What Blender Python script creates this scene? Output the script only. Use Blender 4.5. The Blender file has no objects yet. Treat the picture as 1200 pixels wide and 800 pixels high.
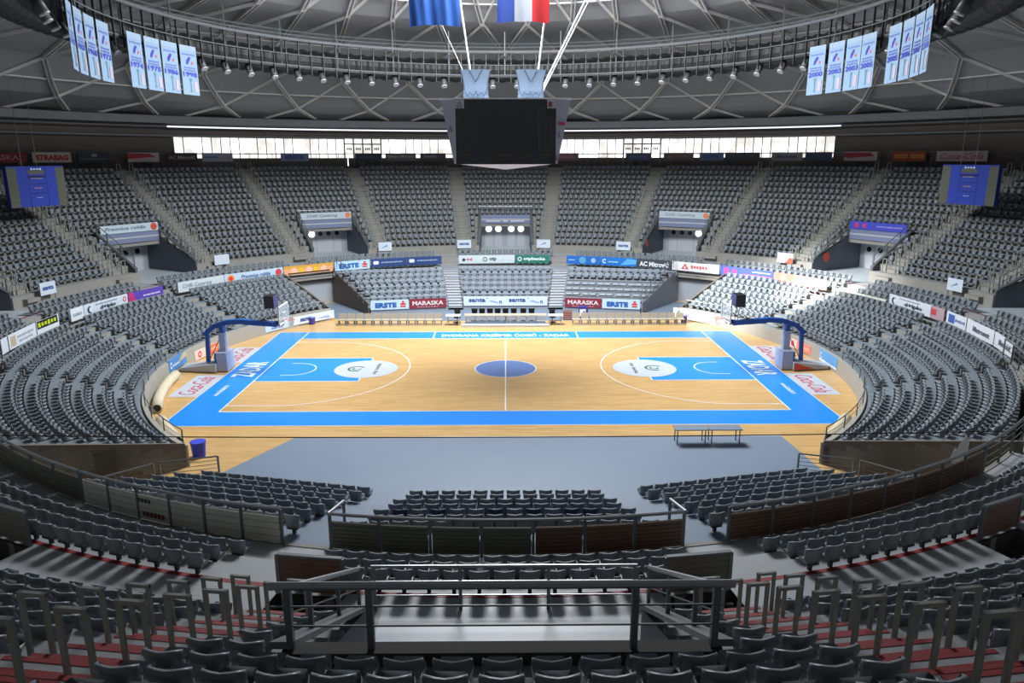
import bpy, math, random
from mathutils import Matrix, Vector
random.seed(7)
C = bpy.context.scene.collection
PI = math.pi
rad = math.radians
sc = bpy.context.scene
sc.view_settings.view_transform = 'Standard'
sc.view_settings.look = 'None'
sc.view_settings.gamma = 1.0
sc.view_settings.use_curve_mapping = False
sc.view_settings.exposure = 0.0

# ------------------------------------------------------------------ camera
CAM = Vector((0.056, -42.02, 12.053)); FOC = 868.5
YAW, PIT, ROL = rad(0.445), rad(13.92), rad(-0.08)
fwd = Vector((math.sin(YAW)*math.cos(PIT), math.cos(YAW)*math.cos(PIT), -math.sin(PIT)))
rgt = Vector((math.cos(YAW), -math.sin(YAW), 0)); upv = rgt.cross(fwd)
r2 = rgt*math.cos(ROL)+upv*math.sin(ROL); u2 = upv*math.cos(ROL)-rgt*math.sin(ROL)
cd = bpy.data.cameras.new('camera'); cam = bpy.data.objects.new('camera', cd); C.objects.link(cam)
cd.sensor_width = 36; cd.lens = FOC*36/1200; cd.clip_end = 400; cd.clip_start = 0.05
m = Matrix((r2, u2, -fwd)).transposed().to_4x4(); m.translation = CAM
cam.matrix_world = m
sc.camera = cam
def project(p):
    d = Vector(p)-CAM; z = d.dot(fwd)
    if z < 0.5: return None
    return (600+FOC*d.dot(r2)/z, 400-FOC*d.dot(u2)/z, z)

# ------------------------------------------------------------------ materials
def lin(c):
    return tuple(((x/255)/12.92 if x/255 <= .04045 else ((x/255+.055)/1.055)**2.4) for x in c)
MATS = {}
def mat(name, col, rough=.6, metal=0., emit=0., var=.08, scale=3., bump=0., spec=.5, alpha=1.):
    if name in MATS: return MATS[name]
    mt = bpy.data.materials.new(name); mt.use_nodes = True
    nt = mt.node_tree; b = nt.nodes['Principled BSDF']
    c = lin(col)
    tc = nt.nodes.new('ShaderNodeTexCoord'); nz = nt.nodes.new('ShaderNodeTexNoise')
    nz.inputs['Scale'].default_value = scale; nz.inputs['Detail'].default_value = 3
    nt.links.new(tc.outputs['Object'], nz.inputs['Vector'])
    mx = nt.nodes.new('ShaderNodeMix'); mx.data_type = 'RGBA'
    mx.inputs[6].default_value = (*[x*(1-var) for x in c], 1)
    mx.inputs[7].default_value = (*[min(1, x*(1+var)) for x in c], 1)
    nt.links.new(nz.outputs['Fac'], mx.inputs[0])
    nt.links.new(mx.outputs[2], b.inputs['Base Color'])
    b.inputs['Roughness'].default_value = rough; b.inputs['Metallic'].default_value = metal
    b.inputs['Specular IOR Level'].default_value = spec
    if emit:
        nt.links.new(mx.outputs[2], b.inputs['Emission Color']); b.inputs['Emission Strength'].default_value = emit
    if alpha < 1: b.inputs['Alpha'].default_value = alpha
    if bump:
        bp = nt.nodes.new('ShaderNodeBump'); bp.inputs['Strength'].default_value = bump
        nt.links.new(nz.outputs['Fac'], bp.inputs['Height']); nt.links.new(bp.outputs['Normal'], b.inputs['Normal'])
    MATS[name] = mt
    return mt
def colmat(c, rough=.5):
    return mat('print_%02x%02x%02x' % c, c, rough, var=.03)

def wood_mat():
    mt = bpy.data.materials.new('parquet'); mt.use_nodes = True
    nt = mt.node_tree; b = nt.nodes['Principled BSDF']; L = nt.links.new
    tc = nt.nodes.new('ShaderNodeTexCoord')
    mp = nt.nodes.new('ShaderNodeMapping'); mp.inputs['Scale'].default_value = (1.0, 1.0, 1)
    L(tc.outputs['Object'], mp.inputs['Vector'])
    br = nt.nodes.new('ShaderNodeTexBrick'); br.inputs['Scale'].default_value = 1.0
    br.inputs['Brick Width'].default_value = 1.4; br.inputs['Row Height'].default_value = .13
    br.inputs['Mortar Size'].default_value = .002
    br.inputs['Color1'].default_value = (*lin((214, 178, 122)), 1); br.inputs['Color2'].default_value = (*lin((198, 160, 104)), 1)
    br.inputs['Mortar'].default_value = (*lin((164, 128, 84)), 1)
    L(mp.outputs['Vector'], br.inputs['Vector'])
    mp2 = nt.nodes.new('ShaderNodeMapping'); mp2.inputs['Scale'].default_value = (.35, 5, 1)
    L(tc.outputs['Object'], mp2.inputs['Vector'])
    nz = nt.nodes.new('ShaderNodeTexNoise'); nz.inputs['Scale'].default_value = 2; nz.inputs['Detail'].default_value = 5
    L(mp2.outputs['Vector'], nz.inputs['Vector'])
    mx = nt.nodes.new('ShaderNodeMix'); mx.data_type = 'RGBA'; mx.blend_type = 'MULTIPLY'
    mx.inputs[0].default_value = .5
    rp = nt.nodes.new('ShaderNodeValToRGB'); rp.color_ramp.elements[0].position = .3; rp.color_ramp.elements[1].position = .7
    rp.color_ramp.elements[0].color = (.62, .56, .48, 1); rp.color_ramp.elements[1].color = (1, 1, 1, 1)
    L(nz.outputs['Fac'], rp.inputs['Fac']); L(br.outputs['Color'], mx.inputs[6]); L(rp.outputs['Color'], mx.inputs[7])
    L(mx.outputs[2], b.inputs['Base Color'])
    b.inputs['Roughness'].default_value = .32; b.inputs['Specular IOR Level'].default_value = .45
    return mt
WOOD = wood_mat()
BLUE = mat('court_blue_paint', (30, 136, 236), .3, var=.05, scale=1.5)
LINE = mat('court_line_white', (225, 230, 235), .4)
LOGO = mat('court_logo_white', (182, 190, 200), .4)
CIRC = mat('centre_circle_blue', (92, 118, 172), .4, var=.12)
MATG = mat('grey_floor_mat', (112, 127, 145), .55, var=.06, scale=.8)
CONC = mat('concrete', (140, 138, 132), .85, var=.14, scale=1.2, bump=.1)
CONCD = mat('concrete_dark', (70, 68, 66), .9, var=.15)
TREAD = mat('seating_tread', (140, 144, 146), .75, var=.12, scale=2)
AISLEF = mat('aisle_linoleum', (158, 162, 166), .55, var=.06, scale=2)
LOWT = mat('lower_tread_grey', (120, 130, 138), .6, var=.12)
REDP = mat('red_floor_paint', (136, 44, 48), .6)
SEAT = mat('grey_seat_plastic', (118, 126, 133), .38, var=.12, scale=.7)
SEATN = mat('navy_seat_plastic', (44, 52, 84), .4)
BRK = mat('seat_bracket_steel', (70, 72, 74), .5, metal=.5)
TSEAT = mat('telescopic_seat_grey', (132, 142, 154), .45, var=.06)
TPAN = mat('telescopic_panel_grey', (140, 146, 154), .5, var=.06)
STEEL = mat('brushed_steel', (150, 154, 158), .35, metal=.7)
STEELD = mat('painted_steel_grey', (106, 112, 114), .5, metal=.2)
SLATL = mat('slat_light_grey', (204, 202, 190), .6)
SLATB = mat('slat_brown', (112, 84, 68), .6, var=.25, scale=1.5)
SLATG = mat('slat_olive_grey', (108, 108, 96), .6, var=.15)
WALLD = mat('upper_wall_taupe', (92, 86, 80), .8)
ROOFM = mat('roof_panel_grey', (168, 170, 168), .7, var=.1, scale=.4)
ROOFL = mat('roof_beam_steel', (226, 224, 218), .5, metal=.1)
DUCT = mat('duct_dark_fabric', (38, 39, 38), .55, var=.2, scale=2)
DUCTT = mat('duct_underside_tan', (104, 94, 78), .5, var=.15)
BLACK = mat('black_plastic', (18, 19, 21), .4)
SCREEN = mat('screen_black', (56, 58, 60), .28, var=.05)
WHITE = mat('white_paint', (222, 226, 230), .5)
GREYL = mat('light_grey_paint', (176, 180, 186), .5)
PASTEL = mat('pale_blue_cloth', (120, 138, 160), .8)
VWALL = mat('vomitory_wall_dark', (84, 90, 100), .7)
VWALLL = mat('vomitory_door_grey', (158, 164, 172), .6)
VBLUE = mat('vomitory_header_blue', (118, 128, 158), .6)
TUNF = mat('tunnel_linoleum', (178, 188, 194), .45, var=.1, scale=1.2)
VDEEP = mat('vomitory_inner_blue', (56, 66, 92), .6)
BEIGE = mat('bench_beige', (172, 163, 146), .6)
TANR = mat('foam_roll_cream', (196, 186, 160), .7)
PADB = mat('basket_blue', (26, 84, 158), .4)
PADW = mat('basket_pad_grey', (168, 176, 196), .5)
REDM = mat('red_metal', (204, 70, 50), .45)
PLEXI = mat('plexiglass', (190, 205, 215), .15, alpha=.35)
GLOWP = mat('porthole_lit', (255, 255, 250), .4, emit=5.5, var=0)
PORTD = mat('porthole_dark', (30, 34, 38), .2)

# ------------------------------------------------------------------ mesh builder
class MB:
    def __init__(s): s.v = []; s.f = []; s.m = []; s.mats = []
    def mi(s, mt):
        if mt not in s.mats: s.mats.append(mt)
        return s.mats.index(mt)
    def poly(s, pts, mt):
        n = len(s.v); s.v += [tuple(p) for p in pts]; s.f.append(tuple(range(n, n+len(pts)))); s.m.append(s.mi(mt))
    def hexa(s, p, mt, skip=()):
        # p: 8 points, bottom 4 ccw then top 4 ccw
        n = len(s.v); s.v += [tuple(q) for q in p]; k = s.mi(mt)
        for i, f in enumerate(((3, 2, 1, 0), (4, 5, 6, 7), (0, 1, 5, 4), (1, 2, 6, 5), (2, 3, 7, 6), (3, 0, 4, 7))):
            if i in skip: continue
            s.f.append(tuple(n+j for j in f)); s.m.append(k)
    def box(s, x0, x1, y0, y1, z0, z1, mt, M=None):
        p = [Vector(q) for q in ((x0, y0, z0), (x1, y0, z0), (x1, y1, z0), (x0, y1, z0), (x0, y0, z1), (x1, y0, z1), (x1, y1, z1), (x0, y1, z1))]
        if M is not None: p = [M @ q for q in p]
        s.hexa(p, mt)
    def tube(s, pts, r, mt, n=6, closed=False):
        pts = [Vector(p) for p in pts]; N = len(pts); base = len(s.v); k = s.mi(mt)
        rs = r if isinstance(r, (list, tuple)) else [r]*N
        for i, p in enumerate(pts):
            a = pts[(i-1) % N] if (closed or i > 0) else p
            b = pts[(i+1) % N] if (closed or i < N-1) else p
            t = (b-a).normalized(); up = Vector((0, 0, 1)) if abs(t.z) < .95 else Vector((1, 0, 0))
            x = t.cross(up).normalized(); y = x.cross(t)
            for j in range(n):
                th = 2*PI*j/n; s.v.append(tuple(p+(x*math.cos(th)+y*math.sin(th))*rs[i]))
        segs = N if closed else N-1
        for i in range(segs):
            i2 = (i+1) % N
            for j in range(n):
                j2 = (j+1) % n
                s.f.append((base+i*n+j, base+i*n+j2, base+i2*n+j2, base+i2*n+j)); s.m.append(k)
        if not closed:
            s.f.append(tuple(base+j for j in range(n-1, -1, -1))); s.m.append(k)
            s.f.append(tuple(base+(N-1)*n+j for j in range(n))); s.m.append(k)
    def bar(s, a, b, w, h, mt):
        a = Vector(a); b = Vector(b); t = (b-a).normalized()
        up = Vector((0, 0, 1)) if abs(t.z) < .95 else Vector((0, 1, 0))
        x = t.cross(up).normalized()*w/2; y = x.cross(t).normalized()*h/2
        s.hexa([a-x-y, a+x-y, b+x-y, b-x-y, a-x+y, a+x+y, b+x+y, b-x+y], mt)
    def arc(s, R0, R1, z0, z1, a0, a1, mt, step=2.5, z0b=None, z1b=None, ends=True, mtop=None):
        # solid ring sector; az in degrees from far axis; z0b,z1b: z values at outer radius
        z0b = z0 if z0b is None else z0b; z1b = z1 if z1b is None else z1b
        n = max(1, int(math.ceil((a1-a0)/step))); base = len(s.v); k = s.mi(mt); kt = s.mi(mtop) if mtop else k
        for i in range(n+1):
            a = rad(a0+(a1-a0)*i/n); sx, cy = math.sin(a), math.cos(a)
            s.v += [(R0*sx, R0*cy, z0), (R1*sx, R1*cy, z0b), (R1*sx, R1*cy, z1b), (R0*sx, R0*cy, z1)]
        for i in range(n):
            b = base+4*i; c = b+4
            for q, (j, l) in enumerate(((0, 1), (1, 2), (2, 3), (3, 0))):
                s.f.append((b+j, b+l, c+l, c+j)); s.m.append(kt if q == 2 else k)
        if ends:
            s.f.append((base+3, base+2, base+1, base)); s.m.append(k)
            b = base+4*n; s.f.append((b, b+1, b+2, b+3)); s.m.append(k)
    def disc(s, c, r, mt, n=24, normal='z', h=.0, M=None):
        c = Vector(c); pts = []
        for i in range(n):
            t = 2*PI*i/n
            p = Vector((r*math.cos(t), r*math.sin(t), 0))
            if M is not None: p = M.to_3x3() @ p
            pts.append(c+p)
        s.poly(pts, mt)
    def cyl(s, c, r, z0, z1, mt, n=16, r1=None, M=None):
        r1 = r if r1 is None else r1; base = len(s.v); k = s.mi(mt)
        for z, rr in ((z0, r), (z1, r1)):
            for i in range(n):
                t = 2*PI*i/n; p = Vector((c[0]+rr*math.cos(t), c[1]+rr*math.sin(t), z))
                if M is not None: p = M @ p
                s.v.append(tuple(p))
        for i in range(n):
            j = (i+1) % n; s.f.append((base+i, base+j, base+n+j, base+n+i)); s.m.append(k)
        s.f.append(tuple(base+i for i in range(n-1, -1, -1))); s.m.append(k)
        s.f.append(tuple(base+n+i for i in range(n))); s.m.append(k)
    def mesh(s, name, smooth=False):
        me = bpy.data.meshes.new(name); me.from_pydata(s.v, [], s.f)
        for mt in s.mats: me.materials.append(mt)
        me.polygons.foreach_set('material_index', s.m)
        if smooth: me.polygons.foreach_set('use_smooth', [True]*len(me.polygons))
        me.update(); return me
    def build(s, name, parent=None, smooth=False):
        o = bpy.data.objects.new(name, s.mesh(name, smooth)); C.objects.link(o)
        if parent: o.parent = parent
        return o

def tag(o, label=None, cat=None, group=None, kind=None):
    if label: o['label'] = label
    if cat: o['category'] = cat
    if group: o['group'] = group
    if kind: o['kind'] = kind
    return o
def struct(o, label=None, cat=None): return tag(o, label, cat, kind='structure')
def thing(name, label, cat, loc=(0, 0, 0), rotz=0., group=None, M=None):
    o = bpy.data.objects.new(name, None); C.objects.link(o); o.empty_display_size = .1
    if M is not None: o.matrix_world = M
    else: o.location = loc; o.rotation_euler = (0, 0, rotz)
    return tag(o, label, cat, group)
def dup(root, M, label=None, group=None):
    r = root.copy(); C.objects.link(r); r.matrix_world = M
    if label: r['label'] = label
    if group: r['group'] = group
    for ch in root.children:
        c = ch.copy(); C.objects.link(c); c.parent = r
        for g in ch.children:
            d = g.copy(); C.objects.link(d); d.parent = c
    return r
def pol(R, a, z=0.): return Vector((R*math.sin(rad(a)), R*math.cos(rad(a)), z))
def frame(R, a, z=0.):   # x tangential, y inward (towards court centre), z up
    return Matrix.Translation(pol(R, a, z)) @ Matrix.Rotation(PI-rad(a), 4, 'Z')
def face(R, a, z=0.):    # x = rightwards seen from the centre, y = up, z = inward normal
    F = frame(R, a, z); x, y, zz = F.col[0].to_3d(), F.col[1].to_3d(), F.col[2].to_3d()
    M = Matrix((-x, zz, y)).transposed().to_4x4(); M.translation = F.translation
    return M
TXC = {}
def text_mesh(txt, width, height, mt, bold=0.012, shear=0.):
    key = (txt, width, height, mt.name, bold, shear)
    if key in TXC: return TXC[key]
    cu = bpy.data.curves.new('t', 'FONT'); cu.body = txt; cu.size = 1; cu.offset = bold; cu.extrude = 0.0
    cu.resolution_u = 2; cu.shear = shear; cu.align_x = 'LEFT'
    o = bpy.data.objects.new('t', cu); C.objects.link(o)
    dg = bpy.context.evaluated_depsgraph_get(); dg.update()
    me = bpy.data.meshes.new_from_object(o.evaluated_get(dg)); bpy.data.objects.remove(o)
    xs = [v.co.x for v in me.vertices]; ys = [v.co.y for v in me.vertices]
    if not xs: return me
    x0, x1, y0, y1 = min(xs), max(xs), min(ys), max(ys)
    for v in me.vertices:
        v.co.x = ((v.co.x-x0)/(x1-x0)-.5)*width; v.co.y = ((v.co.y-y0)/(y1-y0)-.5)*height
    me.materials.clear(); me.materials.append(mt); me.name = 'lettering'
    TXC[key] = me
    return me
def put_text(parent, txt, width, height, mt, M, bold=.012, shear=0., name='lettering'):
    o = bpy.data.objects.new(name, text_mesh(txt, width, height, mt, bold, shear)); C.objects.link(o)
    o.parent = parent; o.matrix_local = M
    return o
NUM = ['', 'first', 'second', 'third', 'fourth', 'fifth', 'sixth', 'seventh', 'eighth', 'ninth', 'tenth', 'eleventh', 'twelfth',
       'thirteenth', 'fourteenth', 'fifteenth', 'sixteenth', 'seventeenth', 'eighteenth', 'nineteenth', 'twentieth']
def nth(n):
    if n <= 20: return NUM[n]
    if n < 30: return 'twenty-'+NUM[n-20]
    if n == 30: return 'thirtieth'
    return 'thirty-'+NUM[n-30]

# ------------------------------------------------------------------ geometry constants (metres)
UR0, UDR, UZ0, UDZ, UN = 30.8, .87, 3.82, .483, 15      # upper tier
RR = [(26.6, 2.53), (27.35, 2.80), (28.1, 3.04)]         # three promenade rows
AISZ = 3.04
LZ0, LDZ = .82, .27
VH = 2.6                                                 # half width of the tunnels
def u_row(i): return UR0+UDR*i, UZ0+UDZ*i
VOMS = [k*30 for k in range(-6, 6)]
def wrap(a): return (a+180) % 360-180

# ------------------------------------------------------------------ floor of the arena with court markings
fl = MB()
N = 96
fl.poly([pol(27.5, 360*i/N, 0)[:] for i in range(N)][::-1], WOOD)
def rect(x0, x1, y0, y1, z, mt): fl.poly([(x0, y0, z), (x1, y0, z), (x1, y1, z), (x0, y1, z)], mt)
Z1, Z2, Z3, Z4 = .003, .006, .009, .012
for q in ((-16, 16, -9.5, -7.5), (-16, 16, 7.5, 9.5), (-16, -14, -7.5, 7.5), (14, 16, -7.5, 7.5)): rect(*q, Z1, BLUE)
rect(-14, -8.2, -2.45, 2.45, Z1, BLUE); rect(8.2, 14, -2.45, 2.45, Z1, BLUE)
lw = .06
def frame_lines(x0, x1, y0, y1, z, w=lw):
    rect(x0-w, x1+w, y0-w, y0, z, LINE); rect(x0-w, x1+w, y1, y1+w, z, LINE)
    rect(x0-w, x0, y0, y1, z, LINE); rect(x1, x1+w, y0, y1, z, LINE)
frame_lines(-14, 14, -7.5, 7.5, Z2); frame_lines(-16, 16, -9.5, 9.5, Z2, .04)
for s in (-1, 1):
    rect(s*14-.03, s*14+.03, 7.5, 9.5, Z2, LINE)
    rect(min(s*14, s*8.2), max(s*14, s*8.2), 2.42, 2.48, Z2, LINE); rect(min(s*14, s*8.2), max(s*14, s*8.2), -2.48, -2.42, Z2, LINE)
    rect(s*8.2-.03, s*8.2+.03, -2.48, 2.48, Z2, LINE)
    rect(min(s*14, s*11.01), max(s*14, s*11.01), 6.57, 6.63, Z2, LINE); rect(min(s*14, s*11.01), max(s*14, s*11.01), -6.63, -6.57, Z2, LINE)
rect(-.03, .03, -7.5, 7.5, Z4, LINE)
fl.poly([(1.8*math.cos(2*PI*i/48), 1.8*math.sin(2*PI*i/48), Z2) for i in range(48)], CIRC)
def arc_line(cx, cy, r, t0, t1, z, w=lw, mt=LINE, n=40):
    for i in range(n):
        a, b = t0+(t1-t0)*i/n, t0+(t1-t0)*(i+1)/n
        fl.poly([(cx+(r-w/2)*math.cos(a), cy+(r-w/2)*math.sin(a), z), (cx+(r+w/2)*math.cos(a), cy+(r+w/2)*math.sin(a), z),
                 (cx+(r+w/2)*math.cos(b), cy+(r+w/2)*math.sin(b), z), (cx+(r-w/2)*math.cos(b), cy+(r-w/2)*math.sin(b), z)], mt)
arc_line(0, 0, 1.8, 0, 2*PI, Z3)
th = math.asin(6.6/6.75)
arc_line(-12.425, 0, 6.75, -th, th, Z2); arc_line(12.425, 0, 6.75, PI-th, PI+th, Z2)
arc_line(-12.425, 0, 1.25, -PI/2, PI/2, Z2); arc_line(12.425, 0, 1.25, PI/2, 3*PI/2, Z2)
for s in (-1, 1):
    for yy in (1.25, -1.25): rect(min(s*12.425, s*12.9), max(s*12.425, s*12.9), yy-.03, yy+.03, Z2, LINE)
    fl.poly([(s*8.2+1.85*math.cos(2*PI*i/48), 1.85*math.sin(2*PI*i/48), Z3) for i in range(48)], LOGO)
    G1, G2 = colmat((40, 130, 96)), colmat((70, 90, 80))
    lx = s*8.75
    arc_line(lx, 0, .48, .6, 5.2, Z4, .14, G2, 20); arc_line(lx, 0, .22, 2.2, 6.6, Z4, .12, G1, 16)
for x in (-5, 5):
    d = .0
    fl.poly([(x-.04, 7.5, Z2), (x+.04, 7.5, Z2), (x+.04, 9.5, Z2), (x-.04, 9.5, Z2)], LINE)
# loose grey floor covering at the near side and behind the scorers' table
fl.poly([(-9.35, -11.03, Z1), (-13.9, -20.3, Z1), (0, -22, Z1), (12.9, -19.9, Z1), (12.3, -11.03, Z1)], MATG)
fl.poly([(-9.35, -10.98, Z2), (-9.35, -11.05, Z2), (12.3, -11.05, Z2), (12.3, -10.98, Z2)], LINE)
fl.poly([(-12.4, 13.2, Z1), (12.6, 13.2, Z1), (17.2, 19.4, Z1), (12, 22, Z1), (-12, 22, Z1), (-17, 19.4, Z1)], MATG)
# white advertising stickers on the floor
for s in (-1, 1):
    for y0, y1 in ((-5.15, -1.2), (1.5, 5.2)):
        rect(min(s*16.08, s*17.6), max(s*16.08, s*17.6), y0, y1, Z2, LOGO)
floor = fl.build('floor'); struct(floor, 'timber basketball court floor with bright blue border and keys', 'floor')
TW = mat('court_text_white', (214, 232, 246), .4)
TRED = mat('sticker_red', (196, 60, 84), .5)
def floor_text(txt, cx, cy, w, h, rot, mt, bold=.02, shear=0.):
    M = Matrix.Translation((cx, cy, Z4+.002)) @ Matrix.Rotation(rot, 4, 'Z')
    put_text(floor, txt, w, h, mt, M, bold, shear)
floor_text('DVORANA KREŠIMIR ĆOSIĆ - ZADAR', 0, 8.45, 8.9, .95, 0, TW, .03)
floor_text('ZADAR', -15.0, 0, 3.2, 1.25, PI/2, TW, .03); floor_text('ZADAR', 15.0, 0, 3.2, 1.25, -PI/2, TW, .03)
floor_text('www.kkzadar.hr', -15.2, -4.1, 1.9, .32, PI/2, TW); floor_text('www.kkzadar.hr', 15.2, -4.1, 1.9, .32, -PI/2, TW)
floor_text('otp banka', -7.55, 0, 2.3, .34, PI/2, G2); floor_text('otp banka', 7.55, 0, 2.3, .34, -PI/2, G2)
for s in (-1, 1):
    for cy in (-3.2, 3.35):
        floor_text('Coca-Cola', s*16.85, cy, 3.2, .95, -s*PI/2, TRED, .0, .3)

# ------------------------------------------------------------------ concrete stands
st = MB()
def cut_arcs(R, half, cuts):          # list of (a0,a1) of the full circle minus cuts (centres)
    out = []; w = math.degrees(math.asin(half/R)); cs = sorted(cuts)
    for i, c in enumerate(cs):
        nx = cs[(i+1) % len(cs)]+(360 if i == len(cs)-1 else 0)
        out.append((c+w, nx-w))
    return out
for i in range(UN):
    R, z = u_row(i)
    secs = cut_arcs(R, VH, VOMS) if i < 5 else [(-180, 180)]
    for a0, a1 in secs:
        zb = z-1.0 if i > 0 else AISZ
        st.arc(R-.75, R+.12 if i < UN-1 else R+.3, zb, z, a0, a1, CONC, mtop=TREAD)
ups = struct(st.build('upper_stand'), 'stepped grey concrete upper stand ringing the hall', 'stand')
# walkway behind the top row
wk = MB(); Rt = UR0+UDR*(UN-1)
wk.arc(Rt+.25, 46.2, 10.2, 10.95, -180, 180, CONC)
struct(wk.build('top_walkway'))
# promenade (cross aisle) with stair holes near the camera
HOLES = [(180-9.9, 180-6.9), (-180+6.9, -180+9.9), (180-27, 180-23.7), (-180+23.7, -180+27)]
pr = MB()
pr.arc(28.12, 28.35, 2.3, AISZ, -180, 180, CONC, mtop=AISLEF)
pr.arc(29.75, 31.0, 2.3, AISZ, -180, 180, CONC, mtop=AISLEF)
cuts = sorted([(a % 360, b % 360) for a, b in HOLES])
prev = cuts[-1][1]-360
for a0, a1 in cuts:
    pr.arc(28.35, 29.75, 2.3, AISZ, prev, a0, CONC, mtop=AISLEF); prev = a1
pr.arc(28.02, 28.15, AISZ, AISZ+.006, -180, 180, REDP)
for (R, z), (lo, hi) in zip(RR, ((25.9, 26.72), (26.72, 27.47), (27.47, 28.12))):
    pr.arc(lo, hi, 1.9, z, -180, 180, CONC, mtop=AISLEF)
struct(pr.build('promenade_floor'), 'pale grey walkway floor between the two stands', 'floor')
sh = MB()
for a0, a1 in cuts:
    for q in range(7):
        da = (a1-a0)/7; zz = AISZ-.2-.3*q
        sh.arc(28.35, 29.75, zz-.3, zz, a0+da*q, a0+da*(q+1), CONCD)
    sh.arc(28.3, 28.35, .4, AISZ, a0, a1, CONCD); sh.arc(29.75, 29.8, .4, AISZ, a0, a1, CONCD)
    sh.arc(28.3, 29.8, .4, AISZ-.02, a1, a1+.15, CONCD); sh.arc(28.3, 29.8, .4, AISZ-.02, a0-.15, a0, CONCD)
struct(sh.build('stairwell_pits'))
# ring beam and ledge at R 25-26
ENDW = mat('end_wall_brown_grey', (104, 96, 88), .75)
FRW = mat('front_wall_grey', (158, 154, 144), .7, var=.1)
rb = MB()
rb.arc(25.42, 25.9, 2.15, 2.46, -180, 180, CONC, mtop=AISLEF)
rb.arc(25.36, 25.5, 2.4, 2.48, -180, 180, CONC)
struct(rb.build('ring_beam'))
# back walls of the passages under the promenade
pw = MB()
pw.arc(25.9, 26.0, 0, 2.3, -180, 180, VWALLL)
struct(pw.build('wall_under_promenade'))
# lower side stands and near stand
LOW = []     # (name, a0, a1, R0, dR)
def near_rows(i): return 19.45+.87*i, LZ0+.27*i
def side_rows(i): return 19.9+.82*i, LZ0+.27*i
ls = MB()
for s in (-1, 1):
    a0, a1 = (44.6, 138.0) if s > 0 else (-138.0, -44.6)
    for i in range(7):
        R, z = side_rows(i)
        ls.arc(R-.72, R+.1, max(0, z-.9), z, a0, a1, CONC, mtop=LOWT)
    ls.arc(25.0, 25.9, 0, 2.2, a0, a0+.8 if s > 0 else a0+.8, SLATB); ls.arc(25.0, 25.9, 0, 2.2, a1-.8, a1, SLATB)
    # end walls
    for aa in (a0, a1-.35): ls.arc(19.1, 25.7, 0, 1.0, aa, aa+.35, ENDW, z1b=2.9)
    ls.arc(19.0, 19.2, 0, .92, a0, a1, FRW)
struct(ls.build('lower_side_stands'), 'grey stepped lower stands curving along both ends', 'stand')
ns = MB()
def near_sec(sgn):      # local x: lateral, outwards from the centre line; y: away from the court
    ph = 0 if sgn == 0 else 13.3
    n = Vector((sgn*math.sin(rad(ph)), -math.cos(rad(ph)), 0)); t = Vector(((sgn or 1)*math.cos(rad(ph)), math.sin(rad(ph)), 0))
    return n, t
def near_line(i, sgn):
    if sgn == 0: return 19.5+.87*i, -(3.3+.13*i), 3.3+.13*i, LZ0+.27*i
    n = 19.75+.87*i; end = min(6.4+.38*i, math.sqrt(max(0, 25.2**2-n*n)))
    return n, -.1-.07*i, end, LZ0+.27*i
for i in range(7):
    for sgn in (0, -1, 1):
        n, u0, u1, z = near_line(i, sgn); nv, tv = near_sec(sgn)
        v0, v1 = (u0-.5, u1+.5) if sgn == 0 else (u0-1.0, u1+.15)
        P = [nv*(n-.77)+tv*v0, nv*(n+.11)+tv*v0, nv*(n+.11)+tv*v1, nv*(n-.77)+tv*v1]
        if sgn <= 0 and sgn != 0: P = P[::-1]
        ns.hexa([Vector((p.x, p.y, max(0, z-1.6))) for p in P]+[Vector((p.x, p.y, z-(0 if sgn == 0 else .012))) for p in P], MATG)
for i in range(7):
    z = LZ0+.27*i; R = 19.9+.885*i
    for b0, b1 in ((180-13.6, 180-8.6), (180+8.6, 180+13.6)): ns.arc(R-.78, R+.11, 0, z-.006, b0, b1, MATG); ns.arc(R-1.12, R-.78, 0, z-.14, b0, b1, MATG)
ns.arc(24.7, 25.4, 0, 2.435, 180-34.5, 180+34.5, CONC, mtop=MATG)
struct(ns.build('lower_near_stand'), 'stepped lower stand on the near side of the court', 'stand')

# aisle steps: half steps on every upper aisle; the two nearest carry red nosings
def local_box(mb, F, x0, x1, y0, y1, z0, z1, mt): mb.box(x0, x1, y0, y1, z0, z1, mt, F)
for k in range(24):
    a = -172.5+15*k
    p = pol(36, a, 7); pp = project(p)
    near = abs(abs(a)-172.5) < .1
    if not near and (abs(a) > 130): continue
    mb = MB()
    for i in range(-1, UN):
        R, z = u_row(i)
        F = frame(R-.75 if i >= 0 else R-.75, a, z)
        hw = .6 if not near else .7
        off = 0 if not near else (-.2 if a < 0 else .2)
        if i >= 0:
            mb.box(off-hw, off+hw, 0, .36, -.48, -.24, CONC, F, )
        if near:
            if i < 0:
                z = AISZ; hw = .7; off = -.2 if a < 0 else .2; F = frame(UR0-.75, a, UZ0)
                for q in (1, 2, 3):
                    zz = (AISZ-UZ0)*q/4
                    mb.box(off-hw, off+hw, .26*(q-1), .26*q, AISZ-UZ0, zz, CONC, F)
                    mb.box(off-hw, off+hw, .26*(q-1)+.1, .26*q+.006, zz-.02, zz+.008, REDP, F)
                continue
            for q_ in range(3):
                mb.box(off-hw, off+hw, -.07-.19*q_, -.0-.19*q_, .0, .008, REDP, F)
                if q_ == 0: mb.box(off-hw, off+hw, .29, .362, -.27, -.232, REDP, F)
    struct(mb.build('aisle_steps'))

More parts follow.
